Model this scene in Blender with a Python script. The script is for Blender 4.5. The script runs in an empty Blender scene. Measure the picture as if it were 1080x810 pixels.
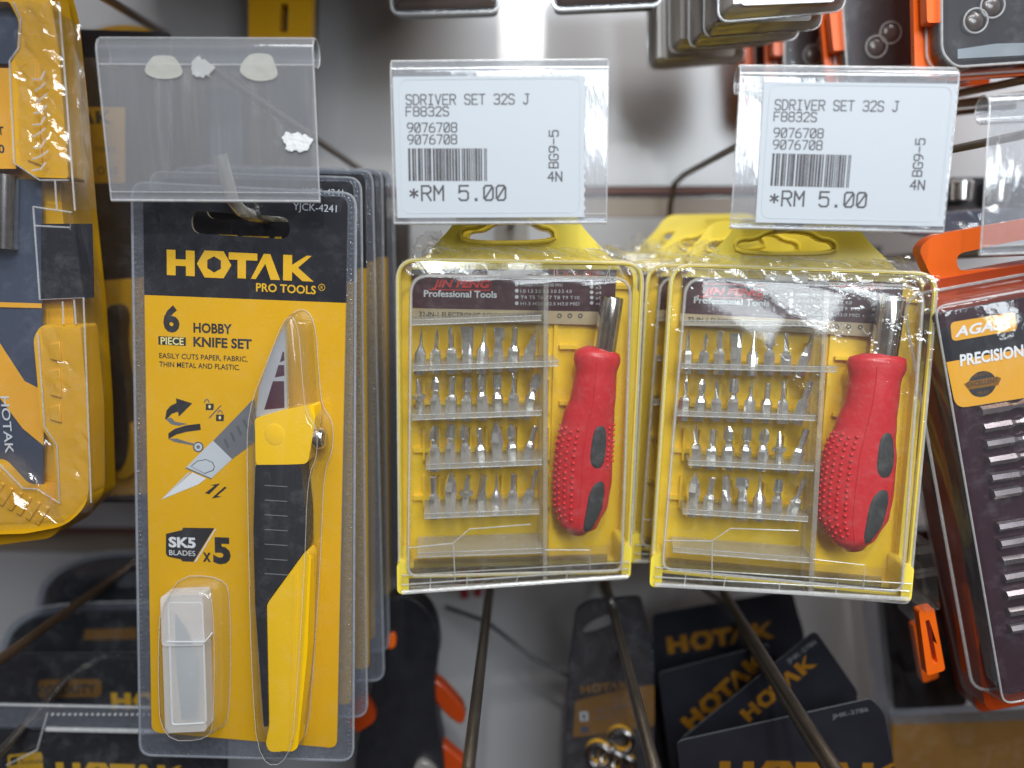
import bpy, math, random
from mathutils import Vector, Matrix
from mathutils.geometry import tessellate_polygon
PI = math.pi
rnd = random.Random(7)
S = 0.00043                      # metres per design unit (one unit = one photo pixel at 0.35 m)
scene = bpy.context.scene
COL = scene.collection

# ------------------------------------------------------------------ camera
FPX = 811.0
PSI, TH = 0.018328809, 0.133601358
FWD = Vector((-math.sin(PSI)*math.cos(TH), math.cos(PSI)*math.cos(TH), -math.sin(TH)))
RGT = Vector((math.cos(PSI), math.sin(PSI), 0))
UPV = RGT.cross(FWD)
cam_d = bpy.data.cameras.new("camera")
cam = bpy.data.objects.new("camera", cam_d)
COL.objects.link(cam)
cam.matrix_world = Matrix(((RGT.x, UPV.x, -FWD.x, 0), (RGT.y, UPV.y, -FWD.y, 0), (RGT.z, UPV.z, -FWD.z, 0), (0, 0, 0, 1)))
cam_d.sensor_width = 36.0
cam_d.lens = 36.0*FPX/1080.0
cam_d.clip_start = 0.01
cam_d.clip_end = 50
cam_d.dof.use_dof = True
cam_d.dof.focus_distance = 815*S
cam_d.dof.aperture_fstop = 3.0
scene.camera = cam

# ------------------------------------------------------------------ world, lamps, exposure
world = bpy.data.worlds.new("World")
scene.world = world
world.use_nodes = True
wn = world.node_tree
bg = wn.nodes["Background"]
tc = wn.nodes.new("ShaderNodeTexCoord"); sx = wn.nodes.new("ShaderNodeSeparateXYZ")
wr = wn.nodes.new("ShaderNodeValToRGB"); mp = wn.nodes.new("ShaderNodeMapRange")
wn.links.new(tc.outputs["Generated"], sx.inputs[0])
mp.inputs[1].default_value = -1; mp.inputs[2].default_value = 1
wn.links.new(sx.outputs[2], mp.inputs[0]); wn.links.new(mp.outputs[0], wr.inputs[0])
wr.color_ramp.elements[0].position = 0.25; wr.color_ramp.elements[0].color = (0.05, 0.035, 0.033, 1)
wr.color_ramp.elements[1].position = 0.85; wr.color_ramp.elements[1].color = (0.62, 0.66, 0.74, 1)
e = wr.color_ramp.elements.new(0.5); e.color = (0.17, 0.15, 0.16, 1)
ns = wn.nodes.new("ShaderNodeTexNoise"); ns.inputs["Scale"].default_value = 2.6; ns.inputs["Detail"].default_value = 3
wn.links.new(tc.outputs["Generated"], ns.inputs[0])
nm = wn.nodes.new("ShaderNodeMapRange"); nm.inputs[1].default_value = 0.42; nm.inputs[2].default_value = 0.62; nm.inputs[3].default_value = 0.25; nm.inputs[4].default_value = 2.2
wn.links.new(ns.outputs[0], nm.inputs[0])
vm = wn.nodes.new("ShaderNodeVectorMath"); vm.operation = 'SCALE'
wn.links.new(wr.outputs[0], vm.inputs[0]); wn.links.new(nm.outputs[0], vm.inputs["Scale"])
wn.links.new(vm.outputs[0], bg.inputs[0])
bg.inputs[1].default_value = 0.36

def lamp(name, loc, target, sx_, sy_, power, color):
    d = bpy.data.lights.new(name, 'AREA'); d.shape = 'RECTANGLE'; d.size = sx_*S; d.size_y = sy_*S
    d.energy = power; d.color = color
    o = bpy.data.objects.new(name, d); COL.objects.link(o)
    o.location = Vector(loc)*S
    o.rotation_euler = (Vector(target)*S-o.location).to_track_quat('-Z', 'Y').to_euler()
    return o
lamp("ceiling_tube_lamp", (250, -800, 2100), (350, 1000, 0), 2400, 400, 8.5, (0.97, 0.985, 1.0))
lamp("ceiling_tube_lamp", (1500, 100, 2000), (500, 1200, 100), 500, 1200, 5, (1.0, 0.98, 0.95))
# rows of shop tubes behind the photographer: they mirror in the glossy wall panel as soft slanting bands
for x_, z_, w_, p_ in ((90, 1080, 210, 2.3), (560, 1010, 330, 4.4), (1010, 960, 180, 2.5)):
    lo_ = lamp("shop_tube_lamp", (x_, -1500, z_), (x_*0.55, 0, z_*0.55), 1500, w_, p_, (0.86, 0.94, 1.0))
    lo_.rotation_euler = (Matrix.Rotation(math.radians(90), 3, 'X') @ Matrix.Rotation(math.radians(-54), 3, 'Z')).to_euler()
# a spotlight of the shop ceiling, in front of the rack: the hard glints on the film
sd2 = bpy.data.lights.new("shop_spotlight", 'SPOT'); sd2.energy = 5; sd2.spot_size = math.radians(60); sd2.spot_blend = 0.6
sd2.shadow_soft_size = 22*S; sd2.color = (1.0, 0.98, 0.95)
so2 = bpy.data.objects.new("shop_spotlight", sd2); COL.objects.link(so2)
so2.location = Vector((40, -600, 950))*S
so2.rotation_euler = (Vector((0, 900, 60))*S-so2.location).to_track_quat('-Z', 'Y').to_euler()

scene.view_settings.view_transform = 'Standard'
scene.view_settings.look = 'None'
scene.view_settings.exposure = 0.2
scene.view_settings.gamma = 1.0
scene.render.engine = 'CYCLES'
cy = scene.cycles
cy.use_denoising = True
cy.max_bounces = 24; cy.transparent_max_bounces = 64; cy.diffuse_bounces = 4; cy.glossy_bounces = 5; cy.transmission_bounces = 8
cy.caustics_reflective = False; cy.caustics_refractive = False
cy.sample_clamp_indirect = 4.0

# ------------------------------------------------------------------ materials
def lin(c):
    return tuple(((v/255.0)/12.92 if v/255.0 <= 0.04045 else ((v/255.0+0.055)/1.055)**2.4) for v in c)
MATS = {}
def nt(name):
    m = bpy.data.materials.new(name); m.use_nodes = True
    t = m.node_tree; t.nodes.clear()
    out = t.nodes.new("ShaderNodeOutputMaterial")
    MATS[name] = m
    return m, t, out
def mat(name, rgb, rough=0.4, metal=0.0, spec=0.5, var=0.08, vscale=60, bump=0.0, bscale=200, coat=0.0, trans=0.0, stretch=(1, 1, 1)):
    m, t, out = nt(name)
    p = t.nodes.new("ShaderNodeBsdfPrincipled"); t.links.new(p.outputs[0], out.inputs[0])
    c = lin(rgb)
    co = t.nodes.new("ShaderNodeTexCoord"); mpn = t.nodes.new("ShaderNodeMapping"); mpn.inputs[3].default_value = stretch
    t.links.new(co.outputs["Object"], mpn.inputs[0])
    n = t.nodes.new("ShaderNodeTexNoise"); n.inputs["Scale"].default_value = vscale; n.inputs["Detail"].default_value = 5
    t.links.new(mpn.outputs[0], n.inputs[0])
    mx = t.nodes.new("ShaderNodeMix"); mx.data_type = 'RGBA'
    mx.inputs[6].default_value = tuple(v*(1-var) for v in c)+(1,)
    mx.inputs[7].default_value = tuple(min(1, v*(1+var)+0.004*var*10) for v in c)+(1,)
    t.links.new(n.outputs[0], mx.inputs[0]); t.links.new(mx.outputs[2], p.inputs["Base Color"])
    rr_ = t.nodes.new("ShaderNodeMapRange"); rr_.inputs[3].default_value = max(0.02, rough*0.8); rr_.inputs[4].default_value = min(1, rough*1.25)
    t.links.new(n.outputs[0], rr_.inputs[0]); t.links.new(rr_.outputs[0], p.inputs["Roughness"])
    p.inputs["Metallic"].default_value = metal
    p.inputs["Specular IOR Level"].default_value = spec
    if coat: p.inputs["Coat Weight"].default_value = coat; p.inputs["Coat Roughness"].default_value = 0.08
    if bump:
        b = t.nodes.new("ShaderNodeBump"); b.inputs["Strength"].default_value = bump; b.inputs["Distance"].default_value = 0.001
        n2 = t.nodes.new("ShaderNodeTexNoise"); n2.inputs["Scale"].default_value = bscale; n2.inputs["Detail"].default_value = 3
        t.links.new(mpn.outputs[0], n2.inputs[0]); t.links.new(n2.outputs[0], b.inputs["Height"]); t.links.new(b.outputs[0], p.inputs["Normal"])
    if trans:
        tr = t.nodes.new("ShaderNodeBsdfTransparent"); ms = t.nodes.new("ShaderNodeMixShader"); ms.inputs[0].default_value = 1-trans
        t.links.new(tr.outputs[0], ms.inputs[1]); t.links.new(p.outputs[0], ms.inputs[2]); t.links.new(ms.outputs[0], out.inputs[0])
    return m
def clear(name, tint=(0.97, 0.975, 0.98), rough=0.06, haze=0.03, hcol=(0.8, 0.82, 0.86), bump=0.1, bscale=60, refl=1.0, scratch=0.06, stretch=(1, 1, 1)):
    """thin clear plastic: see-through, Fresnel gloss, faint milky scuffs"""
    m, t, out = nt(name)
    co = t.nodes.new("ShaderNodeTexCoord"); mpn = t.nodes.new("ShaderNodeMapping"); mpn.inputs[3].default_value = stretch
    t.links.new(co.outputs["Object"], mpn.inputs[0])
    n = t.nodes.new("ShaderNodeTexNoise"); n.inputs["Scale"].default_value = bscale; n.inputs["Detail"].default_value = 4
    t.links.new(mpn.outputs[0], n.inputs[0])
    b = t.nodes.new("ShaderNodeBump"); b.inputs["Strength"].default_value = bump; b.inputs["Distance"].default_value = 0.002
    t.links.new(n.outputs[0], b.inputs["Height"])
    tr = t.nodes.new("ShaderNodeBsdfTransparent"); tr.inputs[0].default_value = tint+(1,)
    df = t.nodes.new("ShaderNodeBsdfDiffuse"); df.inputs[0].default_value = hcol+(1,)
    n2 = t.nodes.new("ShaderNodeTexNoise"); n2.inputs["Scale"].default_value = bscale*2.5; n2.inputs["Detail"].default_value = 8; n2.inputs["Roughness"].default_value = 0.75
    t.links.new(mpn.outputs[0], n2.inputs[0])
    mr = t.nodes.new("ShaderNodeMapRange"); mr.inputs[1].default_value = 0.5; mr.inputs[2].default_value = 0.75
    mr.inputs[3].default_value = haze; mr.inputs[4].default_value = haze+scratch
    t.links.new(n2.outputs[0], mr.inputs[0])
    m1 = t.nodes.new("ShaderNodeMixShader"); t.links.new(mr.outputs[0], m1.inputs[0]); t.links.new(tr.outputs[0], m1.inputs[1]); t.links.new(df.outputs[0], m1.inputs[2])
    gl = t.nodes.new("ShaderNodeBsdfGlossy"); gl.inputs["Roughness"].default_value = rough; t.links.new(b.outputs[0], gl.inputs["Normal"])
    fr = t.nodes.new("ShaderNodeFresnel"); fr.inputs[0].default_value = 1.5
    t.links.new(b.outputs[0], fr.inputs["Normal"])
    # a thin sheet seen from its back reflects like its front
    lw = t.nodes.new("ShaderNodeLayerWeight"); lw.inputs[0].default_value = 0.35
    ml = t.nodes.new("ShaderNodeMath"); ml.operation = 'POWER'; ml.inputs[1].default_value = 2.2
    t.links.new(lw.outputs["Facing"], ml.inputs[0])
    ma = t.nodes.new("ShaderNodeMath"); ma.operation = 'MULTIPLY_ADD'; ma.inputs[1].default_value = 0.55*refl; ma.inputs[2].default_value = 0.055*refl
    t.links.new(ml.outputs[0], ma.inputs[0])
    ma.use_clamp = True
    m2 = t.nodes.new("ShaderNodeMixShader"); t.links.new(ma.outputs[0], m2.inputs[0]); t.links.new(m1.outputs[0], m2.inputs[1]); t.links.new(gl.outputs[0], m2.inputs[2])
    t.links.new(m2.outputs[0], out.inputs[0])
    return m

mat("card_yellow", (230, 174, 10), 0.35, var=0.05, vscale=25, bump=0.05, bscale=60, spec=0.4)
mat("card_black", (27, 27, 34), 0.3, var=0.2, vscale=40, bump=0.05, bscale=50)
mat("card_back", (150, 140, 120), 0.7)
mat("ink_black", (42, 42, 44), 0.45, var=0.1)
mat("ink_yellow", (233, 180, 26), 0.4, var=0.05)
mat("ink_gold", (128, 86, 14), 0.4, var=0.08)
mat("ink_cream", (236, 222, 150), 0.4, var=0.03)
mat("ink_white", (226, 228, 230), 0.4, var=0.03)
mat("ink_grey", (112, 114, 118), 0.4, var=0.12, vscale=120)
mat("ink_midgrey", (92, 94, 98), 0.4, var=0.1)
mat("ink_light", (198, 203, 208), 0.4, var=0.05)
mat("ink_red", (205, 42, 40), 0.4, var=0.05)
mat("ink_price", (62, 60, 64), 0.6, var=0.75, vscale=260)
mat("ink_bar", (70, 60, 64), 0.6, var=0.35, vscale=700)
mat("paper", (172, 178, 184), 0.6, var=0.025, vscale=40, bump=0.06, bscale=120)
mat("glue", (204, 204, 194), 0.5, var=0.1, vscale=300, trans=0.62, bump=0.3, bscale=300)
mat("torn_paper", (206, 208, 208), 0.8, var=0.05, vscale=400, bump=0.5, bscale=400)
mat("lemon_plastic", (244, 220, 78), 0.3, var=0.05, vscale=50, bump=0.05, coat=0.2)
mat("tray_yellow", (248, 210, 44), 0.35, var=0.06, vscale=40, bump=0.06, coat=0.2)
mat("case_yellow", (226, 168, 18), 0.32, var=0.08, vscale=40, bump=0.08, bscale=140, coat=0.2)
mat("knife_yellow", (240, 190, 12), 0.22, var=0.04, vscale=60, coat=0.4)
mat("rubber_black", (28, 28, 33), 0.42, var=0.15, vscale=120, bump=0.05)
mat("label_maroon", (66, 30, 42), 0.3, var=0.15, vscale=30)
mat("label_strip", (176, 160, 128), 0.35, var=0.08, vscale=40)
mat("red_rubber", (212, 38, 48), 0.36, var=0.08, vscale=60, bump=0.12, bscale=400, coat=0.15)
mat("pad_grey", (54, 57, 61), 0.55, var=0.1, vscale=200, bump=0.15, bscale=500)
mat("chrome", (226, 222, 218), 0.16, metal=1.0, var=0.06, vscale=90)
mat("bit_steel", (230, 230, 228), 0.2, metal=0.82, var=0.12, vscale=400, bump=0.08, bscale=700)
mat("blade_steel", (212, 215, 220), 0.22, metal=0.55, var=0.08, vscale=70)
mat("dull_steel", (158, 148, 150), 0.28, metal=0.85, var=0.2, vscale=80)
mat("wire_steel", (120, 112, 104), 0.3, metal=0.9, var=0.25, vscale=60)
mat("wire_brown", (136, 110, 86), 0.3, metal=0.85, var=0.25, vscale=50)
mat("wire_bright", (226, 222, 208), 0.22, metal=0.7, var=0.1, vscale=60)
mat("aluminium", (150, 136, 122), 0.45, metal=0.2, var=0.12, vscale=30, stretch=(0.1, 1, 1))
mat("slot_red", (112, 62, 50), 0.5, var=0.2, vscale=30)
mat("laminate", (182, 181, 182), 0.23, var=0.05, vscale=6, bump=0.012, bscale=8, spec=0.65)
mat("orange_plastic", (236, 100, 16), 0.3, var=0.06, vscale=50, coat=0.25)
mat("orange_dark", (172, 60, 10), 0.3, var=0.12, vscale=40, coat=0.2)
mat("amber_label", (228, 164, 46), 0.35, var=0.05, vscale=40)
mat("maroon_tray", (50, 22, 34), 0.25, var=0.3, vscale=14, coat=0.5)
mat("dark_plastic", (26, 25, 30), 0.3, var=0.25, vscale=40, coat=0.4)
mat("navy_card", (62, 70, 88), 0.3, var=0.2, vscale=16, coat=0.3)
mat("grey_tray", (168, 163, 158), 0.2, metal=0.45, var=0.12, vscale=20, coat=0.5)
mat("dark_tray", (70, 60, 56), 0.25, var=0.2, vscale=20, coat=0.5)
mat("milky", (244, 244, 244), 0.25, var=0.04, vscale=60, trans=0.55, coat=0.3)
mat("milky_edge", (236, 236, 236), 0.25, var=0.03, vscale=60, trans=0.25, coat=0.3)
mat("grey_steel", (130, 138, 144), 0.35, metal=0.3, var=0.1, vscale=60)
mat("far_red", (150, 40, 48), 0.4, var=0.1)
clear("clear_film", bump=0.4, bscale=38, haze=0.012, scratch=0.04, refl=1.7)
clear("wrap_crumple", tint=(0.97, 0.97, 0.965), bump=0.4, bscale=90, haze=0.07, scratch=0.28, hcol=(0.85, 0.86, 0.86), refl=1.5)
clear("clear_shell", bump=0.22, bscale=40, haze=0.02, scratch=0.05)
clear("clear_flange", tint=(0.82, 0.84, 0.88), bump=0.6, bscale=220, haze=0.09, scratch=0.12, hcol=(0.5, 0.53, 0.6))
clear("clear_edge", tint=(0.94, 0.94, 0.94), bump=0.1, bscale=80, haze=0.30, scratch=0.2, hcol=(0.85, 0.85, 0.84), rough=0.12)  # frosted moulded edges; the white haze also stands in for their highlights
clear("clear_rack", tint=(0.93, 0.93, 0.92), bump=0.08, bscale=90, haze=0.26, scratch=0.14, hcol=(0.82, 0.80, 0.76), rough=0.12)
clear("clear_case", tint=(0.985, 0.98, 0.96), bump=0.1, bscale=30, haze=0.012, scratch=0.03, hcol=(0.75, 0.73, 0.7))
clear("clear_holder", tint=(0.9, 0.91, 0.925), bump=0.06, bscale=60, haze=0.13, scratch=0.09, hcol=(0.66, 0.68, 0.71), stretch=(4, 1, 0.3))
clear("clear_holder_milky", tint=(0.86, 0.87, 0.89), bump=0.06, bscale=60, haze=0.16, scratch=0.05, hcol=(0.6, 0.61, 0.63), stretch=(3, 0.12, 1))
clear("clear_amber", tint=(0.98, 0.95, 0.8), bump=0.06, bscale=60, haze=0.05, hcol=(0.9, 0.75, 0.3))
clear("wrap", tint=(0.99, 0.99, 0.985), refl=1.5, bump=0.7, bscale=70, haze=0.012, scratch=0.05, hcol=(0.85, 0.85, 0.82))
clear("smoked", tint=(0.55, 0.55, 0.6), bump=0.06, bscale=40, haze=0.04, hcol=(0.6, 0.6, 0.65))

# ------------------------------------------------------------------ frames: pose of a flat-ish object, in design units
BASE = Matrix(((1, 0, 0), (0, 0, -1), (0, 1, 0)))
def ray(px, py):
    return RGT*(px-540)+UPV*(405-py)+FWD*FPX
def at(px, py, Y):
    d = ray(px, py); return d*(Y/d.y)
class Frame:
    def __init__(self, px, py, Y, rx=0, ry=0, rz=0):
        self.o = at(px, py, Y)
        r = math.radians
        self.R = BASE @ (Matrix.Rotation(r(rx), 3, 'X') @ Matrix.Rotation(r(ry), 3, 'Y') @ Matrix.Rotation(r(rz), 3, 'Z'))
        self.Ri = self.R.transposed()
        self.k = Y/FPX
    def q(self, px, py, w=0.0):
        """local (x, y) where the line of sight of a photo pixel meets this object's own plane at height w"""
        d = self.Ri @ ray(px, py); o = self.Ri @ self.o
        t = (w+o.z)/d.z
        p = d*t-o
        return (p.x, p.y)
    def P(self, pts, w=0.0):
        return [self.q(a, b, w) for a, b in pts]
    def matrix(self, dx=0, dy=0, dz=0, rz=0):
        o = self.o+Vector((dx, dy, dz))
        M = (self.R @ Matrix.Rotation(math.radians(rz), 3, 'Z')).to_4x4(); M.translation = o*S
        return M

# ------------------------------------------------------------------ mesh builder
class MB:
    def __init__(self): self.v = []; self.f = []; self.m = []; self.sm = []; self.cur = None; self.smooth = False
    def mat(self, name, smooth=None):
        self.cur = name
        if smooth is not None: self.smooth = smooth
        return self
    def add(self, vs, fs):
        b = len(self.v); self.v += [tuple(p) for p in vs]
        for f in fs:
            self.f.append([b+i for i in f]); self.m.append(self.cur); self.sm.append(self.smooth)
        return self
    def plate(self, outl, z0, z1, holes=(), side=None):
        loops = [list(outl)]+[list(h) for h in holes]
        flat = [p for l in loops for p in l]; n = len(flat)
        tris = tessellate_polygon([[Vector((p[0], p[1], 0)) for p in l] for l in loops])
        ft = []
        for t in tris:
            a, b, c = [flat[i] for i in t]
            ar = (b[0]-a[0])*(c[1]-a[1])-(b[1]-a[1])*(c[0]-a[0])
            if abs(ar) < 1e-9: continue
            ft.append(tuple(t) if ar > 0 else tuple(reversed(t)))
        vs = [(p[0], p[1], z1) for p in flat]+[(p[0], p[1], z0) for p in flat]
        self.add(vs, ft+[tuple(i+n for i in reversed(t)) for t in ft])
        k = 0; sf = []
        for li, l in enumerate(loops):
            ar = sum(l[i][0]*l[(i+1) % len(l)][1]-l[(i+1) % len(l)][0]*l[i][1] for i in range(len(l)))
            ccw = ar > 0
            if li > 0: ccw = not ccw
            for i in range(len(l)):
                a, b = k+i, k+(i+1) % len(l)
                sf.append((a, a+n, b+n, b) if ccw else (b, b+n, a+n, a))
            k += len(l)
        base = len(self.v)-len(vs)
        sv, self.cur = self.cur, (side or self.cur)
        for f in sf:
            self.f.append([base+i for i in f]); self.m.append(self.cur); self.sm.append(self.smooth)
        self.cur = sv
        return self
    def sheet(self, outl, z, holes=()):
        loops = [list(outl)]+[list(h) for h in holes]
        flat = [p for l in loops for p in l]
        tris = tessellate_polygon([[Vector((p[0], p[1], 0)) for p in l] for l in loops])
        ft = []
        for t in tris:
            a, b, c = [flat[i] for i in t]
            ar = (b[0]-a[0])*(c[1]-a[1])-(b[1]-a[1])*(c[0]-a[0])
            if abs(ar) > 1e-9: ft.append(tuple(t) if ar > 0 else tuple(reversed(t)))
        return self.add([(p[0], p[1], z) for p in flat], ft)
    def loft(self, loops, cap0=True, cap1=True, closed=True):
        n = len(loops[0]); vs = [p for l in loops for p in l]; fs = []
        for j in range(len(loops)-1):
            for i in range(n if closed else n-1):
                a = j*n+i; b = j*n+(i+1) % n
                fs.append((a, b, b+n, a+n))
        if cap0: fs.append(tuple(reversed(range(n))))
        if cap1: fs.append(tuple(range((len(loops)-1)*n, len(loops)*n)))
        return self.add(vs, fs)
    def box(self, x0, x1, y0, y1, z0, z1):
        return self.plate([(x0, y0), (x1, y0), (x1, y1), (x0, y1)], z0, z1)
    def tube(self, pts, r, n=10, cap=True):
        pts = [Vector(p) for p in pts]; loops = []
        up = Vector((0.123, 0.31, 0.94)).normalized(); prev = None
        for i, p in enumerate(pts):
            d = (pts[min(i+1, len(pts)-1)]-pts[max(i-1, 0)]).normalized()
            if prev is None:
                a = d.cross(up)
                if a.length < 0.1: a = d.cross(Vector((1, 0, 0)))
                a.normalize()
            else:
                a = (prev-d*prev.dot(d)).normalized()
            prev = a; b = d.cross(a)
            rr_ = r[i] if isinstance(r, (list, tuple)) else r
            loops.append([tuple(p+(a*math.cos(2*PI*k/n)+b*math.sin(2*PI*k/n))*rr_) for k in range(n)])
        return self.loft(loops, cap, cap)
    def ring_tube(self, pts, r, n=6):
        pts = [Vector(p) for p in pts]; m = len(pts); vs = []; fs = []
        for i, p in enumerate(pts):
            d = (pts[(i+1) % m]-pts[i-1]).normalized()
            a = d.cross(Vector((0, 0, 1)))
            if a.length < 1e-4: a = Vector((1, 0, 0))
            a.normalize(); b = d.cross(a)
            vs += [tuple(p+(a*math.cos(2*PI*k/n)+b*math.sin(2*PI*k/n))*r) for k in range(n)]
        for i in range(m):
            j = (i+1) % m
            for k in range(n): fs.append((i*n+k, i*n+(k+1) % n, j*n+(k+1) % n, j*n+k))
        return self.add(vs, fs)
    def ball(self, c, rx, ry, rz, nu=10, nv=7):
        vs = []; fs = []
        for j in range(nv+1):
            t = PI*j/nv
            for i in range(nu):
                p = 2*PI*i/nu
                vs.append((c[0]+rx*math.sin(t)*math.cos(p), c[1]+ry*math.sin(t)*math.sin(p), c[2]+rz*math.cos(t)))
        for j in range(nv):
            for i in range(nu):
                a = j*nu+i; b = j*nu+(i+1) % nu
                fs.append((a, a+nu, b+nu, b))
        return self.add(vs, fs)
    def build(self, name, parent=None, bevel=0, seg=2, auto=35, mw=None, at_=None):
        me = bpy.data.meshes.new(name)
        me.from_pydata([(x*S, y*S, z*S) for x, y, z in self.v], [], self.f)
        names = []
        for x in self.m:
            if x not in names: names.append(x)
        for x in names: me.materials.append(MATS[x])
        for i, p in enumerate(me.polygons):
            p.material_index = names.index(self.m[i]); p.use_smooth = self.sm[i] or bevel > 0
        if any(self.sm) or bevel: me.set_sharp_from_angle(angle=math.radians(auto))
        me.validate(); me.update()
        o = bpy.data.objects.new(name, me); COL.objects.link(o)
        if parent is not None: o.parent = parent
        if at_ is not None: o.location = Vector(at_)*S
        if bevel:
            b = o.modifiers.new("bevel", 'BEVEL'); b.width = bevel*S; b.segments = seg; b.limit_method = 'ANGLE'; b.angle_limit = math.radians(35)
            b.harden_normals = False
        return o

def smooth_loop(pts, it=2):
    """Chaikin rounding of a closed outline"""
    for _ in range(it):
        q = []
        for i in range(len(pts)):
            a, b = pts[i], pts[(i+1) % len(pts)]
            q += [(a[0]*.75+b[0]*.25, a[1]*.75+b[1]*.25), (a[0]*.25+b[0]*.75, a[1]*.25+b[1]*.75)]
        pts = q
    return pts
def rr(x0, y0, x1, y1, r, n=6):
    """rounded rectangle"""
    if x0 > x1: x0, x1 = x1, x0
    if y0 > y1: y0, y1 = y1, y0
    r = min(r, (x1-x0)/2-1e-3, (y1-y0)/2-1e-3)
    out = []
    for cx, cy_, a0 in ((x1-r, y1-r, 0), (x0+r, y1-r, 90), (x0+r, y0+r, 180), (x1-r, y0+r, 270)):
        for k in range(n+1):
            a = math.radians(a0+90*k/n); out.append((cx+r*math.cos(a), cy_+r*math.sin(a)))
    return out
def rquad(pts, r, n=5):
    """rounded corners on any convex/concave outline"""
    out = []; m = len(pts)
    rs = r if isinstance(r, (list, tuple)) else [r]*m
    for i in range(m):
        p0, p, p1 = Vector(pts[i-1]), Vector(pts[i]), Vector(pts[(i+1) % m])
        a, b = p0-p, p1-p
        rad = min(rs[i], a.length*0.48, b.length*0.48)
        if rad <= 0.01: out.append(tuple(p)); continue
        A, B = p+a.normalized()*rad, p+b.normalized()*rad
        for k in range(n+1):
            t = k/n; q = A*(1-t)**2+p*2*t*(1-t)+B*t*t; out.append((q.x, q.y))
    return out
def ell(cx, cy_, a, b, n=20):
    return [(cx+a*math.cos(2*PI*k/n), cy_+b*math.sin(2*PI*k/n)) for k in range(n)]
def inset(loop, d):
    cx = sum(p[0] for p in loop)/len(loop); cy_ = sum(p[1] for p in loop)/len(loop)
    hw = max(abs(p[0]-cx) for p in loop); hh = max(abs(p[1]-cy_) for p in loop)
    return [(cx+(p[0]-cx)*(1-d/hw), cy_+(p[1]-cy_)*(1-d/hh)) for p in loop]
def off(loop, d):
    """offset a ccw/cw outline along its own normals (d > 0 inwards)"""
    n = len(loop); ar = sum(loop[i][0]*loop[(i+1) % n][1]-loop[(i+1) % n][0]*loop[i][1] for i in range(n))
    sg = 1 if ar > 0 else -1; out = []
    for i in range(n):
        a = Vector(loop[i-1]); b = Vector(loop[(i+1) % n]); t = (b-a)
        if t.length < 1e-6: out.append(loop[i]); continue
        t.normalize(); out.append((loop[i][0]-t.y*d*sg, loop[i][1]+t.x*d*sg))
    return out
def z3(loop, z): return [(p[0], p[1], z) for p in loop]

# ------------------------------------------------------------------ lettering
def text_geo(s, bold=0.0, shear=0.0):
    c = bpy.data.curves.new("lettering", 'FONT'); c.body = s; c.size = 1.0; c.offset = bold; c.shear = shear; c.resolution_u = 3
    o = bpy.data.objects.new("lettering", c)
    me = bpy.data.meshes.new_from_object(o)
    vs = [tuple(v.co) for v in me.vertices]; fs = [tuple(p.vertices) for p in me.polygons]
    bpy.data.objects.remove(o); bpy.data.curves.remove(c); bpy.data.meshes.remove(me)
    return vs, fs
CAP = None
def put_text(mb, s, x, y, width, cap, z, bold=0.0, shear=0.0, rot=0.0):
    """lettering with its baseline starting at local (x, y), fitted to a width and a capital height"""
    global CAP
    if CAP is None:
        v, _ = text_geo("H"); CAP = max(p[1] for p in v)-min(p[1] for p in v)
    vs, fs = text_geo(s, bold, shear)
    x0 = min(p[0] for p in vs); x1 = max(p[0] for p in vs)
    sx_ = width/(x1-x0) if width else cap/CAP; sy_ = cap/CAP
    c, sn = math.cos(rot), math.sin(rot); out = []
    for p in vs:
        a, b = (p[0]-x0)*sx_, p[1]*sy_
        out.append((x+a*c-b*sn, y+a*sn+b*c, z))
    mb.add(out, fs)
def ptext(mb, F, s, p0, p1, cap, z, bold=0.0, shear=0.0):
    """lettering whose baseline runs from photo pixel p0 to p1 on frame F"""
    a = Vector(F.q(p0[0], p0[1], z)); b = Vector(F.q(p1[0], p1[1], z)); d = b-a
    put_text(mb, s, a.x, a.y, d.length, cap*F.k, z, bold, shear, math.atan2(d.y, d.x))
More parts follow.
